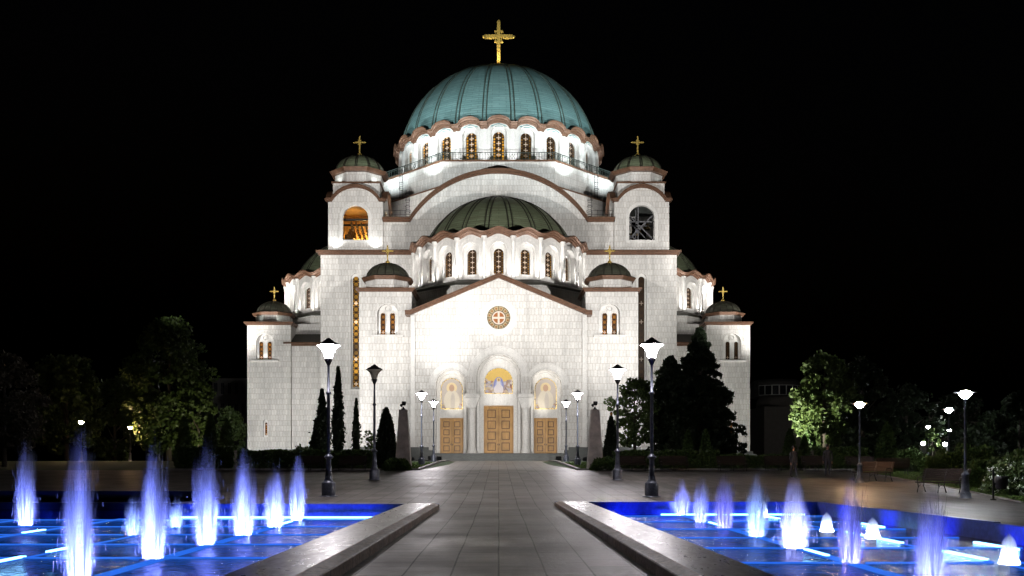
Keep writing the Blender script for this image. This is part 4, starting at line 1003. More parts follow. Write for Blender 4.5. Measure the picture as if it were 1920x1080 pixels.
for px, D, lab, on in ((616, 35.6, 'tall lit lantern lamp post nearest the left pool', 1), (1222, 35.4, 'tall lit lantern lamp post nearest the right pool', 1), (702, 48.8, 'lantern lamp post with its light off, left of the path', 0), (1158, 48.8, 'lit lantern lamp post second on the right of the path', 1),
                       (790.5, 75, 'lit lantern lamp post third on the left, beside the tapered stone pillar', 1), (1083, 74.5, 'lit lantern lamp post third on the right, beside the tapered stone pillar', 1), (813, 90, 'farthest lit lantern lamp post on the left, by the church steps', 1), (1061.5, 90.5, 'farthest lit lantern lamp post on the right, by the church steps', 1)):
    src = lit if on else unlit
    o = src if src.name not in used else copy_tree(src); used.add(src.name)
    o.location = (at(px, D), D, gz(D)); tag(o, lab, 'street lamp', 'lantern lamps along the path')
def dish_lamp(mat):
    o = empty('park_lamp', (0, 0, 0), '', 'street lamp')
    MB().lathe([(.24, -.05), (.24, .02), (.21, .03), (.2, .18), (.17, .22), (.145, .26), (.12, .8), (.135, .84), (.13, .9), (.07, .95), (.05, 1.02)], (0, 0, 0), 18).build('pedestal', 'lampmetal', o, True, False)
    MB().lathe([(.05, 1.0), (.045, 3.62), (.07, 3.64), (.07, 3.68), (.03, 3.7)], (0, 0, 0), 12).build('pole', 'lampmetal', o, True, False)
    MB().lathe([(.06, 3.68), (.13, 3.74), (.2, 3.82), (.235, 3.88), (.235, 3.89), (.2, 3.93), (.1, 3.97), (.001, 3.98)], (0, 0, 0), 20).build('glass', mat, o, True, False)
    MB().lathe([(.22, 3.885), (.4, 3.9), (.4, 3.915), (.22, 3.92)], (0, 0, 0), 24).build('shade', 'white', o, True, False)
    return o
cold, warm = dish_lamp('glow_cold'), dish_lamp('glow_warm'); used = set()
for px, D, lab, k in ((1612, 46, 'warm glowing dish lamp behind the park benches', 1), (1810, 34.5, 'tallest white dish lamp, right of the near park bench', 0), (1779, 56, 'white dish lamp above the clipped round bushes', 0), (1740.5, 105, 'white dish lamp above the small lit sapling', 0), (1780, 118, 'small white dish lamp seen beside a nearer lamp pole', 0),
                      (1819.5, 146, 'small white dish lamp at the upper left of a distant cluster', 0), (1832.5, 156, 'small white dish lamp at the right of a distant cluster', 0), (1822, 168, 'small white dish lamp lowest in a distant cluster', 0), (1875, 97, 'white dish lamp at the far right in front of dark trees', 0), (1881.5, 150, 'distant warm dish lamp at the far right', 1),
                      (152, 92, 'warm dish lamp among dark trees, left of its twin', 1), (244, 108, 'warm dish lamp among dark trees, right of its twin', 1)):
    src = warm if k else cold
    o = src if src.name not in used else copy_tree(src); used.add(src.name)
    o.location = (at(px, D), D, gz(D)); tag(o, lab, 'street lamp', 'dish lamps in the park')
def bollard(px, D, lab):
    o = empty('bollard_light', (at(px, D), D, gz(D)), lab, 'bollard light', 'small lights on white posts')
    MB().box(-.22, .22, -.22, .22, -.1, 1.5).box(-.3, .3, -.3, .3, 1.5, 1.6).build('post', 'white', o, False, False)
    MB().lathe([(.08, 1.6), (.16, 1.68), (.2, 1.8), (.16, 1.92), (.001, 1.98)], (0, 0, 0), 14).build('glass', 'glow_cold', o, True, False)
bollard(1731, 92, 'white gate post with a glowing globe, left of the lit sapling'); bollard(1772, 98, 'white gate post with a glowing globe, right of the lit sapling')

# ---- stone pillars with spotlight clusters
def pillar(px, D, lab):
    x = at(px, D); o = empty('stone_pillar', (x, D, gz(D)), lab, 'pillar', 'tapered stone pillars')
    z1 = zt(768, D)-gz(D); m = MB()
    for a, za, b, zb in ((.56, -.2, .3, z1-.32), (.3, z1-.31, .285, z1)):
        m.add([(i*r, j*r, z) for r, z in ((a, za), (b, zb)) for i, j in ((-1, -1), (1, -1), (1, 1), (-1, 1))], [(0, 1, 5, 4), (1, 2, 6, 5), (2, 3, 7, 6), (3, 0, 4, 7), (3, 2, 1, 0), (4, 5, 6, 7)])
    m.build('shaft', 'obelisk', o, False, False)
    f = empty('spotlight', (x, D, gz(D)+z1), 'black twin spotlight on top of the %s stone pillar' % ('left' if px < CX else 'right'), 'spotlight', 'spotlights on the pillars')
    MB().lathe([(.16, 0), (.15, .06), (.05, .1), (.04, .2)], (0, 0, 0), 12).build('base', 'iron', f, True, False)
    s = -1 if px < CX else 1
    MB().tube([(0, 0, .16), (-.15*1, 0, .2), (-.17, 0, .38)], .025, 6).build('bracket', 'iron', f, False, False)
    MB().lathe([(.001, -.15), (.1, -.13), (.15, -.03), (.16, .08), (.14, .14), (.001, .12)], (.03, 0, .42), 14).build('head', 'iron', f, True, False)
    MB().lathe([(.001, -.1), (.07, -.08), (.1, 0), (.09, .08), (.001, .09)], (-.15, .02, .3), 12).build('head', 'iron', f, True, False)
pillar(756.5, 64.5, 'tapered pale stone pillar left of the path'); pillar(1115.5, 64.5, 'tapered pale stone pillar right of the path')

# ---- floodlights on the ground, aimed at the church
def flood(x, y, aim, power, cone, lab, col=(1, .985, .96), z=.55, blend=.9, rad=.25):
    o = empty('floodlight', (x, y, gz(y)), lab, 'floodlight', 'floodlights in front of the church')
    d = (Vector(aim)-Vector((x, y, gz(y)+z))).normalized(); sd = d.cross(Vector((0, 0, 1))).normalized(); up = sd.cross(d)
    c = Vector((0, 0, z))-d*.18
    MB().obox(c, sd*.28, d*.1, up*.2).obox(c-d*.14, sd*.16, d*.06, up*.1).build('housing', 'iron', o, False, False)
    MB().box(-.03, .03, -.03, .03, -.1, z-.2).tube([c-sd*.3, Vector((0, 0, z-.28))-sd*.3, Vector((0, 0, z-.28))+sd*.3, c+sd*.3], .02, 5).build('bracket', 'iron', o, False, False)
    spot('flood_lamp', Vector((x, y, gz(y)+z)), aim, power, cone, blend, col, rad)
def mast(x, y, lab, rz, up=0):
    o = empty('floodlight_mast', (x, y, gz(y)), lab, 'floodlight mast', 'floodlight masts', rz)
    MB().lathe([(.3, -.1), (.25, .3), (.16, .6), (.1, 9.6+up)], (0, 0, 0), 14).build('mast', 'steel', o, True, False)
    MB().box(-1, 1, -.08, .08, 9.5+up, 9.7+up).build('crossbar', 'steel', o, False, False)
    for k in range(3): MB().obox((-.7+.7*k, .15, 9.95+up), (.28, 0, 0), (0, .1, .06), (0, -.1, .22)).build('lamp_housing', 'iron', o, False, False)
for s, n in ((-1, 'left'), (1, 'right')):
    flood(s*23.5, 106, (s*22, YT, 21), 17000, 90, 'black floodlight on the ground below the %s bell tower' % n)
    flood(s*37, 121, (s*35, 150, 14), (23000 if s < 0 else 12000), 100, 'black floodlight in front of the %s church wing' % n, (1, 1, .97) if s < 0 else (1, 1, .92))
    flood(s*52, 150, (s*33, YD, 34), 70000, 90, 'black floodlight at the side of the %s church wing' % n)
    spot('pillar_flood', (s*6.62, 64.8, 5.45), (-s*1, YF, 9.5), 12500, 46, .7, (1, .985, .96), .12)
    mast(s*41, 62, 'tall steel mast with a bank of floodlights at the %s edge of the plaza' % n, 0)
    mast(s*51, 140, 'added steel mast with floodlights, hidden behind trees beside the %s church wing' % n, -s*.9, 5)  # hidden mast, added to brighten the wing turret and side apse
    spot('mast_flood', (s*50.5, 141, 15.4), (s*33, 163, 35), 30000, 52, .7, (1, .98, .94), .3)  # lamp of the added mast behind the trees
    spot('mast_flood', (s*41, 62.6, 11), (0, 146, 47), 165000, 46, .5, (1, .975, .94), .4)
    spot('mast_flood', (s*41.6, 62.6, 11), (s*32, 165, 38.5), 170000, 15, .6, (1, .98, .94), .3)
    spot('mast_flood', (s*40.3, 62.6, 11), (s*2, 156, 64), 190000, 20, .5, (.84, .97, 1), .3)
flood(-7.6, 104.5, (-6.4, YF, 19.2), 17000, 34, 'small black floodlight nearest the left of the steps', (1, 1, 1), .5, 1, .1)
for s, n in ((-1, 'left'), (1, 'right')):
    flood(s*6.3, 99, (s*1.5, YF, 11), 5200, 85, 'low black floodlight beside the path on the %s, facing the doors' % n, (1, .97, .92), .4, 1, .12)
    flood(s*10.2, 110, (s*9, YF, 18), 2000, 60, 'small black floodlight on the %s terrace, facing the gable' % n, (1, 1, .98), .4, 1, .1)
flood(-14.6, 114.5, (-14.4, YF, 7), 900, 90, 'small black floodlight under the left turret wall', (.95, 1, 1), .5, 1, .1)
flood(at(1438, 81), 79, (at(1546, 82), 82, 8), 7000, 90, 'small black floodlight lighting the maple', (1, 1, .8), .4, .9, .1)
flood(at(420, 101), 101, (at(360, 110), 110, 6), 3200, 60, 'small black floodlight lighting the left park trees', (1, .95, .6), .4, .9, .1)
# ================================================================== planting
def leaf_mesh(name, P, size, mat, parent, stretch=1.6, flat_=0.0, seed=0, var=.4):
    """one small kite-shaped face per leaf at the points P (n,3), turned at random"""
    r = np.random.default_rng(seed); n = len(P)
    d = r.normal(size=(n, 3)); d /= np.linalg.norm(d, axis=1)[:, None]
    e = r.normal(size=(n, 3)); e -= (e*d).sum(1)[:, None]*d; e /= np.linalg.norm(e, axis=1)[:, None]
    s = size*(1+var*r.uniform(-1, 1, n))[:, None]
    V = np.stack([P-d*s*stretch*.5, P+e*s*.5-d*s*.1, P+d*s*stretch*.5, P-e*s*.5-d*s*.1], 1).reshape(-1, 3)
    me = bpy.data.meshes.new(name); me.vertices.add(4*n); me.vertices.foreach_set('co', V.astype(np.float32).ravel())
    me.loops.add(4*n); me.loops.foreach_set('vertex_index', np.arange(4*n, dtype=np.int32)); me.polygons.add(n)
    me.polygons.foreach_set('loop_start', np.arange(0, 4*n, 4, dtype=np.int32)); me.update(calc_edges=True)
    me.materials.append(MT[mat]); return link(name, me, parent, False)
def trunk(o, h, r, lean=0., forks=(), z0=-.15):
    m = MB().tube([(0, 0, z0), (lean*.1, 0, h*.3), (lean*.4, .02, h*.65), (lean, 0, h)], [r*1.3, r, r*.75, r*.3], 8)
    for a, zb, L, up in forks:
        m.tube([(lean*zb/h, 0, zb), (lean*zb/h+L*.5*cos(a), L*.5*sin(a), zb+up*.45), (lean*zb/h+L*cos(a), L*sin(a), zb+up)], [r*.5, r*.35, r*.12], 6)
    return m.build('trunk', 'bark', o, True, False)
def place(name, px, D, lab, cat, group=None, dz=0.): 
    return empty(name, (at(px, D), D, gz(D)+dz), lab, cat, group, random.uniform(0, 6.28) if name not in ('hedge',) else 0.)
def broadleaf(px, D, H, W, lab, mat='leaf', n=9000, leaf=.3, clumps=40, base=.25, group=None, seed=1, shape=1.0, name='deciduous_tree', cat='tree', r=None):
    o = place(name, px, D, lab, cat, group); r_ = np.random.default_rng(seed); rnd = random.Random(seed)
    forks = [(rnd.uniform(0, 6.28), H*rnd.uniform(base*.9, .6), W*.33*rnd.uniform(.6, 1), H*rnd.uniform(.12, .25)) for k in range(9)]
    trunk(o, H*.85, r or max(.06, H*.018), rnd.uniform(-.3, .3)*H*.05, forks)
    clumps = int(clumps*2.6); n = int(n*1.5); leaf = leaf*.82
    t = r_.uniform(0, 1, clumps); z = base+(.97-base)*t
    env = np.sin(np.pi*np.clip((t*.86+.10), 0, 1))**.7*shape
    a = r_.uniform(0, 2*pi, clumps); q = np.sqrt(r_.uniform(.15, 1, clumps))*env*W/2
    cs = np.stack([q*np.cos(a), q*np.sin(a), z*H], 1); cr = W*r_.uniform(.035, .12, clumps)
    k = r_.integers(0, clumps, n); g = r_.normal(size=(n, 3)); g /= np.linalg.norm(g, axis=1)[:, None]
    P = cs[k]+g*(cr[k]*r_.uniform(.35, 1.35, n)**.7)[:, None]*np.array([1, 1, .75]) 
    leaf_mesh('crown', P, leaf, mat, o, seed=seed); return o
def conifer(px, D, H, W, lab, n=14000, leaf=.3, seed=1, group=None, p=.8, base=.06, mat='conifer'):
    o = place('conifer_tree', px, D, lab, 'conifer', group); r_ = np.random.default_rng(seed)
    trunk(o, H*.97, H*.02); nb = 420; pts = []
    zb = base+(1-base)*r_.uniform(0, 1, nb)**1.2; a = r_.uniform(0, 2*pi, nb)
    L = W/2*(np.clip(1-zb, 0.02, 1))**p*r_.uniform(.66, 1.12, nb)*(1-.35*np.exp(-((zb-base)/.05)**2))
    k = r_.integers(0, nb, n); u = r_.uniform(.1, 1, n)**.6
    x = L[k]*u; z = zb[k]*H+(.10*u-.24*u*u)*L[k]+r_.normal(0, .10, n)
    side = r_.normal(0, .10, n)*(L[k]*(1.15-u))+r_.normal(0, .1, n)
    P = np.stack([x*np.cos(a[k])-side*np.sin(a[k]), x*np.sin(a[k])+side*np.cos(a[k]), z], 1)
    leaf_mesh('crown', P, leaf, mat, o, 2.0, seed=seed); return o
def column_tree(px, D, H, W, lab, n=4000, leaf=.2, seed=1, group=None, ragged=.25, mat='conifer', cone=False, name='cypress', base=.03):
    o = place(name, px, D, lab, 'shrub' if cone else 'cypress', group); r_ = np.random.default_rng(seed)
    trunk(o, H*.9, max(.05, W*.06))
    z = r_.uniform(base, 1, n); t = (z-base)/(1-base)
    env = (np.clip(1-t, 0, 1)**.62*np.clip(t*7+.55, 0, 1)) if cone else (np.clip(1-t, 0, 1)**.45*np.clip(t*3+.35, 0, 1)*(.55+.45*np.sin(pi*np.clip(t*.9+.15, 0, 1))))
    a = r_.uniform(0, 2*pi, n); lump = 1+ragged*(np.sin(a*3+z*H*2.1+seed)+np.sin(a*5-z*H*3.3))*.5+r_.normal(0, ragged*.45, n)
    q = W/2*env*lump*np.sqrt(r_.uniform(.25, 1, n))
    P = np.stack([q*np.cos(a), q*np.sin(a), z*H], 1)
    leaf_mesh('crown' if not cone else 'foliage', P, leaf, mat, o, 1.8, seed=seed); return o
def bush(px, D, W, H, lab, n=3000, leaf=.12, seed=1, mat='bush', group=None, depth=None, petals=0, name='bush'):
    o = place(name, px, D, lab, 'bush', group); r_ = np.random.default_rng(seed)
    d = r_.normal(size=(n, 3)); d[:, 2] = np.abs(d[:, 2]); d /= np.linalg.norm(d, axis=1)[:, None]
    lump = 1+.12*np.sin(d[:, 0]*7+seed)*np.cos(d[:, 1]*6)+.07*np.sin(d[:, 2]*11+d[:, 0]*9)
    q = r_.uniform(.55, 1.0, n)**.45*lump
    P = d*q[:, None]*np.array([W/2, (depth or W)/2, H])
    MB().tube([(0, 0, -.1), (.02, 0, H*.5)], [.05, .02], 6).build('stem', 'bark', o, False, False)
    leaf_mesh('foliage', P, leaf, mat, o, 1.4, seed=seed)
    if petals:
        k = r_.integers(0, n, petals); c = P[k]*1.03
        Q = (c[:, None, :]+r_.normal(0, .045, (petals, 7, 3))).reshape(-1, 3)
        leaf_mesh('blossom', Q, .07, 'petal', o, 1.0, seed=seed)
    return o
def hedge(x0, x1, y, W, H, lab, n, leaf=.13, seed=1):
    o = empty('hedge', ((x0+x1)/2, y, gz(y)), lab, 'hedge', 'clipped hedges'); r_ = np.random.default_rng(seed); L = x1-x0
    P = np.stack([r_.uniform(-L/2, L/2, n), r_.uniform(-W/2, W/2, n), r_.uniform(0, H, n)], 1)
    ax = r_.integers(0, 3, n); k = r_.uniform(size=n) < .8
    P[k & (ax == 1), 1] = -W/2; P[k & (ax == 2), 2] = H; P[k & (ax == 0), 1] = -W/2
    P += r_.normal(0, .035, P.shape); P[:, 2] += .05*np.sin(P[:, 0]*2.3)
    MB().box(-L/2+.1, L/2-.1, -W/2+.12, W/2-.1, -.1, H-.12).build('stems', 'bark', o, False, False)
    leaf_mesh('foliage', P, leaf, 'bush', o, 1.4, seed=seed); return o
# left of the path, in front of the church
column_tree(604, 96, 7.4, 1.35, 'ragged dark cypress behind the near left lamp post', 5200, .2, 3, 'dark cypresses left of the path', .7)
column_tree(634, 98, 9.9, 1.3, 'tallest slim dark cypress left of the path', 5600, .2, 4, 'dark cypresses left of the path', .5)
column_tree(668, 99, 6.6, .75, 'thinnest small cypress below the lit slit window', 2600, .17, 5, 'dark cypresses left of the path', .65)
column_tree(597, 80, 4.1, 1.75, 'dark conical shrub in front of the ragged cypress', 4500, .16, 6, 'dark conical shrubs', .12, 'conifer', True, 'conical_shrub')
column_tree(724, 66, 4.3, 2.05, 'dark cone shaped shrub beside the left stone pillar', 6500, .13, 7, 'dark conical shrubs', .1, 'conifer', True, 'conical_shrub')
column_tree(1146, 67, 3.7, 1.35, 'dark cone shaped shrub beside the right stone pillar', 5500, .13, 8, 'dark conical shrubs', .1, 'conifer', True, 'conical_shrub')
column_tree(1290, 66, 2.7, 1.1, 'left one of two dark cones before the big conifer', 4200, .12, 9, 'dark conical shrubs', .08, 'bush', True, 'conical_shrub')
column_tree(1323, 66, 2.75, 1.15, 'right one of two dark cones before the big conifer', 4200, .12, 10, 'dark conical shrubs', .08, 'bush', True, 'conical_shrub')
broadleaf(690, 94, 3.2, 1.6, 'thin young sapling right of the small cypress', 'leaf', 420, .17, 12, .4, None, 11, 1.0, 'sapling', r=.04)
bush(627-50, 78, 1.5, 1.35, 'low shrub with pale flowers beside the planter', 700, .13, 12, 'bush', None, None, 40)
bush(560, 70, 1.0, 1.6, 'small dark shrub by the left hedge', 1200, .12, 13)
MB_ = MB().box(-.45, .45, -.45, .45, -.1, .8).box(-.5, .5, -.5, .5, .8, .92); tp = MB_.build('stone_planter', 'planter', None); tp.location = (at(583, 79), 79, gz(79)); tag(tp, 'pale stone planter box among the dark shrubs', 'planter')
hedge(at(450, 63.5), at(700, 63.5), 63.8, 1.2, 1.25, 'long dark clipped hedge left of the path', 6000, .15, 20)
hedge(at(1150, 64.5), at(1345, 64.5), 64.6, 1.2, 1.2, 'dark clipped hedge right of the path, behind benches', 6000, .15, 21)
hedge(at(1545, 62), at(1648, 62), 64.5, 1.3, 1.45, 'clipped hedge behind the warm dish lamp', 6000, .13, 22)
hedge(at(1345, 66), at(1530, 66), 66.5, 1.0, .9, 'low dark hedge in front of the right church wing', 3500, .15, 23)
bush(744, 63.2, 2.0, .75, 'low spreading bush at the foot of the left stone pillar', 2600, .12, 24, 'bush')
bush(1135, 63.2, 2.1, .85, 'low spreading bush at the foot of the right stone pillar', 2600, .12, 25, 'bush')
# right of the path
conifer(1312, 90, 12.7, 10.2, 'big dark spreading conifer before the right church wing', 62000, .19, 30, None, .72)
conifer(1256, 86, 9.6, 5.8, 'dark dense conifer left of the big conifer', 24000, .18, 31, None, .5)
broadleaf(1190, 84, 7.6, 4.9, 'loose green broadleaf tree behind the second right lamp', 'leaf', 3400, .24, 34, .22, None, 32)
broadleaf(1238, 94, 9.2, 3.6, 'tall thin tree between the broadleaf and the big conifer', 'leaf', 1700, .22, 26, .3, None, 33)
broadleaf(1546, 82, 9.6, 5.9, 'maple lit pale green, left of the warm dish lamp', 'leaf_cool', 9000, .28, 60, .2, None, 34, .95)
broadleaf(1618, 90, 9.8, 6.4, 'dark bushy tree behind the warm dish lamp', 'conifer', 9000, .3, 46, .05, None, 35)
for px, D, H, W, lab in ((1481, 76, 2.9, 1.35, 'dark cone shrub at the right corner of the church'), (1508, 78, 2.4, 1.1, 'lower dark cone shrub under the maple'), (1519, 80, 3.2, 1.3, 'taller dark cone shrub under the maple'), (1663, 68, 3.3, 1.9, 'tall dark cone shrub between hedge and round bush')):
    column_tree(px, D, H, W, lab, 4200, .14, int(px), 'dark conical shrubs', .1, 'bush', True, 'conical_shrub')
bush(1706, 60, 2.5, 1.5, 'round bush behind the dark backed bench', 3800, .12, 40, 'bush')
bush(1778, 50, 2.6, 1.55, 'left one of the clipped round bushes by the tall dish lamp', 4600, .11, 41, 'bush', 'clipped round bushes')
bush(1822, 52, 3.6, 1.75, 'biggest clipped round bush behind the tall dish lamp', 6000, .11, 42, 'bush', 'clipped round bushes')
bush(1846, 42, 2.3, 1.25, 'clipped round bush right of the tall dish lamp', 4600, .10, 43, 'bush', 'clipped round bushes')
bush(1893, 36.5, 2.6, 1.35, 'white flowering rose bush at the right edge', 4200, .10, 44, 'leaf', None, 1.6, 150, 'rose_bush')
bush(1925, 40, 2.8, 1.75, 'tall loose bush behind the white roses', 3200, .11, 45, 'bush')
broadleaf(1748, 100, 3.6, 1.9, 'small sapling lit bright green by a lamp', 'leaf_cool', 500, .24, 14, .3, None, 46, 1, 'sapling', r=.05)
for k, (px, D, H, W, lab) in enumerate(((1700, 120, 9.5, 8, 'dark round tree left of the lit sapling'), (1795, 128, 9, 8.5, 'dark tree beyond the clipped bushes'), (1866, 110, 5.2, 8.5, 'low wide dark tree at the right, under a lamp'), (1912, 92, 6.6, 6, 'dark tree at the right edge'), (1585, 130, 11, 7, 'dark tree behind the maple'))):
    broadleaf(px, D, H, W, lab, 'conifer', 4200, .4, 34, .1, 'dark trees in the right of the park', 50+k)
# left park
broadleaf(316, 112, 17.0, 10.6, 'tallest dark tree in the left park, its right side lit', 'leaf', 16000, .36, 110, .08, 'dark trees in the left park', 60, .95)
broadleaf(372, 110, 9.6, 4.6, 'yellow green lit tree at the right edge of the tall one', 'leaf', 4600, .32, 34, .12, 'dark trees in the left park', 61)
broadleaf(125, 115, 13.5, 9.0, 'dark rounded tree between the left edge and the tall tree', 'leaf', 9000, .4, 60, .1, 'dark trees in the left park', 62)
broadleaf(8, 72, 8.6, 6.0, 'grey leaved tree cut by the left edge', 'leaf_grey', 8000, .22, 60, .15, 'dark trees in the left park', 63)
broadleaf(428, 175, 10.0, 7, 'dark low tree beside the left church wing', 'leaf', 5000, .4, 40, .05, 'dark trees in the left park', 64)
broadleaf(215, 125, 11, 8, 'dark tree behind the pair of warm lamps', 'leaf', 5000, .4, 40, .05, 'dark trees in the left park', 65)
for px, D, H, W in ((345, 96, 4.6, 2.0), (395, 98, 5.0, 2.0), (425, 96, 4.4, 1.9)):
    column_tree(px, D, H, W, {345: 'dark conical shrub below the tallest left tree', 395: 'tallest of three dark conical shrubs in the left park', 425: 'dark conical shrub nearest the left church wing'}[px], 3500, .18, px, 'dark conical shrubs', .12, 'bush', True, 'conical_shrub')
hedge(at(330, 66), at(440, 66), 66.4, 1.3, 1.5, 'clipped hedge at the far left behind the jets', 4000, .15, 70)
# grass blades on the right lawn near the camera
r_ = np.random.default_rng(9); n = 26000
yy = r_.uniform(32.2, 60, n); xe = np.interp(yy, [31.7, 42, 54, 63], [17.95, 20.35, 22.45, 23.65]); xx = xe+r_.uniform(0, 1, n)**1.5*18
P = np.stack([xx, yy, np.array([gz(y) for y in yy])+.03], 1)
g = leaf_mesh('grass', P, .055, 'grass', None, 2.6, seed=3); tag(g, 'short green grass on the lawn behind the park benches', 'grass', None, 'stuff')
n = 5000; yy = r_.uniform(63.5, 82, n); sgn = np.where(r_.uniform(size=n) < .5, -1, 1); xx = sgn*(5.6+r_.uniform(0, 1, n)**1.4*4)
P = np.stack([xx, yy, np.array([gz(y) for y in yy])+.03], 1)
g = leaf_mesh('grass', P, .09, 'grass', None, 2.2, seed=4); tag(g, 'patchy grass on both sides of the pale path', 'grass', None, 'stuff')

# ================================================================== benches, bin
def bench():
    o = empty('park_bench', (0, 0, 0), '', 'bench'); m = MB(); L = .95
    for k in range(6): m.box(-L, L, -.3+.085*k, -.3+.085*k+.066, .43-.006*(k-2)**2*.5, .465-.006*(k-2)**2*.5)
    m.build('seat', 'slat', o, False, False); m = MB()
    for k in range(6): 
        t = k*.085; m.obox((0, .25+.028*k+.004*k*k*.4, .53+t), (L, 0, 0), (0, .012, -.004), (0, .01, .035))
    m.build('backrest', 'slat', o, False, False)
    for s in (-1, 0, 1):
        x = s*(L-.1); m = MB()
        m.tube([(x, -.33, 0), (x, -.3, .12), (x, -.24, .25), (x, -.28, .4), (x, -.1, .42), (x, .2, .41)], .022, 5)
        m.tube([(x, .38, 0), (x, .3, .12), (x, .2, .28), (x, .22, .42), (x, .3, .7), (x, .42, .98)], .022, 5)
        m.tube([(x, -.24, .25), (x, -.05, .33), (x, .1, .33), (x, .2, .28)], .016, 5)
        if s: m.tube([(x, -.28, .4), (x, -.32, .55), (x, -.26, .64), (x, 0, .66), (x, .27, .62)], .02, 5)
        m.build('leg', 'iron', o, False, False)
    return o
b0 = bench(); first = True
for px, D, rz, lab in ((1766, 37.6, -.9, 'nearest park bench with slatted back, left of the tall dish lamp'), (1636, 47.5, -.9, 'park bench in front of the warm dish lamp, turned to the plaza'), (1671, 55, pi-.15, 'park bench seen from behind, on the lawn path'), (1616, 60.5, 0, 'park bench by the hedge behind the warm dish lamp'),
                       (1185, 61.3, 0, 'dark bench between the two right lantern posts'), (1264, 61.3, 0, 'dark bench right of the near right lantern post'), (1373, 61.3, 0, 'dark bench in front of the low hedge of the right wing'), (1462, 61.3, 0, 'dark bench left of the standing people'), (1532, 61.3, 0, 'dark bench behind the standing people'),
                       (660, 62, 0, 'dark bench left of the unlit lantern post'), (580, 62, 0, 'dark bench at the left, behind the farthest jets')):
    o = b0 if first else copy_tree(b0); first = False
    o.location = (at(px, D), D, gz(D)); o.rotation_euler = (0, 0, rz); tag(o, lab, 'bench', 'park benches')
D = 33.2; o = empty('litter_bin', (at(1872, D), D, gz(D)), 'dark barrel litter bin hung on a post beside the white roses', 'litter bin')
MB().tube([(-.18, 0, -.1), (-.18, 0, 1.1)], .035, 8).lathe([(.1, 0), (.1, .04), (.05, .06)], (-.18, 0, 0), 12).build('post', 'iron', o, False, False)
MB().lathe([(.17, .4), (.21, .55), (.215, .7), (.2, .86), (.185, .86), (.16, .45), (.001, .42)], (.1, 0, 0), 18).box(-.16, -.1, -.03, .03, .55, .62).build('basket', 'capmetal', o, True, False)

# ================================================================== people standing on the plaza
MT['cloth'] = simple('dark_jacket', (.03, .032, .045), .8); MT['jean'] = simple('dark_trousers', (.02, .024, .04), .8); MT['skin'] = simple('skin', (.35, .2, .14), .5); MT['hair'] = simple('hair', (.015, .011, .009), .6); MT['shoe'] = simple('shoes', (.012, .012, .012), .5)
def person(px, D, rz, h, lab, stride):
    o = empty('person', (at(px, D), D, gz(D)), lab, 'person', None, rz); k = h/1.75
    V = [(0, 0, .98, .14, .10), (0, -.01, 1.18, .135, .095), (0, 0, 1.36, .16, .105), (0, .01, 1.47, .075, .07), (0, -.005, 1.54, .052, .055), (0, -.015, 1.62, .082, .095), (0, -.005, 1.71, .075, .088)]
    E = [(i, i+1) for i in range(6)]
    for s in (-1, 1):
        st = stride*s
        b = len(V); V += [(s*.095, 0, .9, .092, .095), (s*.1, -st*.35, .5, .062, .066), (s*.105, -st*.6+max(0, -st)*.2, .09, .042, .045), (s*.115, -st*.6-.14, .04, .042, .035)]; E += [(0, b), (b, b+1), (b+1, b+2), (b+2, b+3)]
        b = len(V); V += [(s*.19, 0, 1.41, .055, .055), (s*.235, .03+st*.15, 1.12, .042, .042), (s*.24, -.03+st*.3, .87, .03, .032), (s*.238, -.04+st*.34, .8, .03, .018)]; E += [(2, b), (b, b+1), (b+1, b+2), (b+2, b+3)]
        for f in range(4):
            q = len(V); V += [(s*.236, -.07+.024*f+st*.36, .735-.01*(f in (1, 2)), .009, .009), (s*.225, -.075+.024*f+st*.37, .70-.012*(f in (1, 2)), .008, .008)]; E += [(b+3, q), (q, q+1)]
        q = len(V); V += [(s*.225, -.085+st*.34, .79, .010, .010), (s*.215, -.1+st*.34, .755, .009, .009)]; E += [(b+3, q), (q, q+1)]
    me = bpy.data.meshes.new('body'); me.from_pydata([(x*k, y*k, z*k) for x, y, z, *_ in V], E, []); bo = bpy.data.objects.new('body', me); C.objects.link(bo)
    sk = bo.modifiers.new('skin', 'SKIN'); sk.use_smooth_shade = True; bo.modifiers.new('sub', 'SUBSURF').levels = 2
    for i, v in enumerate(me.skin_vertices[0].data): v.radius = (V[i][3]*k, V[i][4]*k); v.use_root = i == 0
    dg = bpy.context.evaluated_depsgraph_get(); m2 = bpy.data.meshes.new_from_object(bo.evaluated_get(dg)); bpy.data.objects.remove(bo)
    for mt in ('jean', 'cloth', 'skin', 'shoe'): m2.materials.append(MT[mt])
    for p in m2.polygons:
        z = p.center.z/k; x = abs(p.center.x)/k
        p.material_index = 3 if z < .09 else (2 if z > 1.5 or (x > .2 and z < .84) else (0 if z < .96 and x < .2 else 1))
    b = link('body', m2, o, False)
    MB().lathe([(.001, .115), (.06, .105), (.095, .05), (.1, -.01), (.092, -.07), (.07, -.1)], (0, .012*k, 1.69*k), 16).build('hair', 'hair', o, True, False)
    MB().lathe([(.012, -.02), (.018, 0), (.004, .03)], (0, -.105*k, 1.635*k), 8).build('nose', 'skin', b, True, False) if False else None
    return o
person(1488, 51.5, .3, 1.74, 'dark dressed person standing alone, seen above the right jets', .12)
person(1552, 53.5, -.5, 1.78, 'person in a dark jacket standing with feet together near a bench', .03)

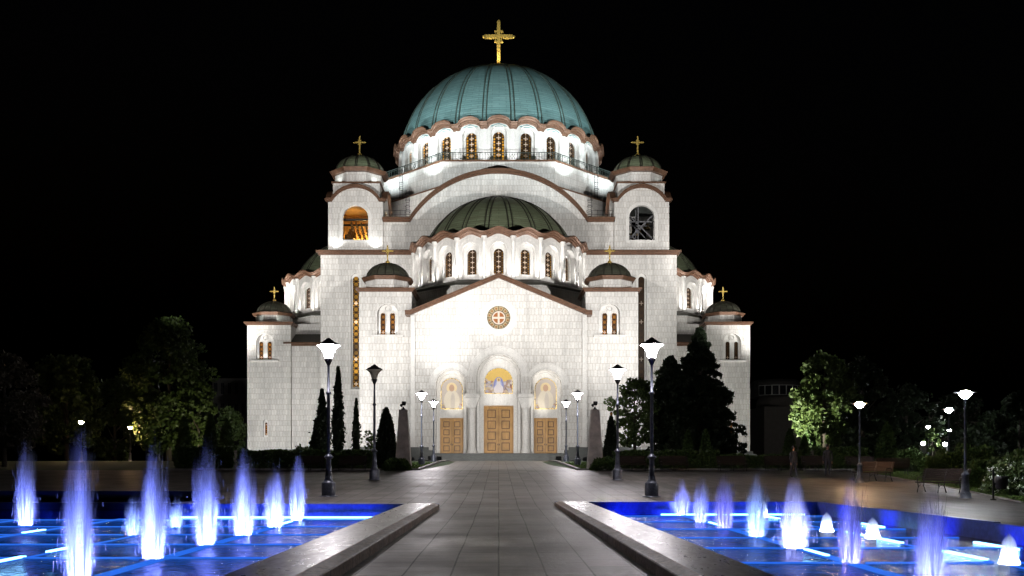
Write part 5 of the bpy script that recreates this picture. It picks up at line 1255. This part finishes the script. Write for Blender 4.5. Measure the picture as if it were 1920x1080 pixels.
# ================================================================== far buildings
def building(px0, px1, D, ytop, lab, floors, cols, wmat, win=.5, depth=12):
    x0, x1 = at(px0, D), at(px1, D); z1 = zt(ytop, D); zb = gz(D)
    o = empty('apartment_building', ((x0+x1)/2, D, zb), lab, 'building'); hw = (x1-x0)/2; h = z1-zb
    holes = []; cw = 2*hw/cols; fh = h/floors
    for i in range(cols):
        for j in range(floors):
            a = -hw+cw*(i+.5); z = fh*j+fh*.3; holes.append([(a-cw*win/2, z), (a+cw*win/2, z), (a+cw*win/2, z+fh*.55), (a-cw*win/2, z+fh*.55)])
    fn = lambda u, w, d: (u, d, w)
    MB().plate([(-hw, -.3), (hw, -.3), (hw, h), (-hw, h)], holes, fn, 0, .4).box(-hw, hw, .6, depth, -.3, h).build('wall', wmat, o, False, False)
    MB().box(-hw-.3, hw+.3, -.3, depth+.3, h, h+.35).build('roof', 'walldark', o, False, False)
    for hl in holes:
        f = MB().band([hl[0], hl[3], hl[2], hl[1]], .08, fn, -.04, .2).box(-.03+(hl[0][0]+hl[1][0])/2, .03+(hl[0][0]+hl[1][0])/2, .15, .22, hl[0][1], hl[2][1]).build('window', wmat, o, False, False)
        MB().plate(hl, [], fn, .24, .28).build('pane', 'winpane', f, False, False)
    return o
building(1792, 1838, 190, 752, 'pale grey apartment block behind the tall dish lamp', 5, 3, 'wallgrey')
building(1840, 1880, 200, 790, 'lower apartment block beside the pale grey one', 3, 3, 'wallgrey')
building(398, 462, 230, 712, 'dark low building beside the left church wing', 4, 5, 'walldark')
D = 230; o = empty('curved_building', (at(1490, D), D, gz(D)), 'dark curved building with a glazed top floor, right of the church', 'building'); hw = 60*D/FPX
MB().box(-hw*.95, hw*1.4, 0, 20, -.3, zt(762, D)-gz(D)).build('wall', 'wallgrey', o, False, False)
MB().lathe([(hw*.82, zt(762, D)-gz(D)), (hw*.8, zt(748, D)-gz(D)), (hw*.7, zt(738, D)-gz(D)), (.01, zt(735, D)-gz(D))], (hw*.05, 12, 0), 32).build('roof', 'wallgrey', o, True, False)
MB().lathe([(hw*.8, zt(738, D)-gz(D)), (hw*.8, zt(708, D)-gz(D)), (hw*.7, zt(703, D)-gz(D)), (.01, zt(702, D)-gz(D))], (0, 16, 0), 24).build('wall', 'walldark', o, False, False)
for k in range(7):
    a = -pi/2+(k-3)*.28; n_ = Vector((cos(a), sin(a), 0)); t_ = Vector((-sin(a), cos(a), 0)); c = n_*hw*.81+Vector((0, 16, zt(725, D)-gz(D)))
    f = MB().obox(c, t_*.9, n_*.06, (0, 0, 1.3)).build('window', 'white', o, False, False); MB().obox(c+n_*.08, t_*.75, n_*.03, (0, 0, 1.15)).build('pane', 'winpane', f, False, False)
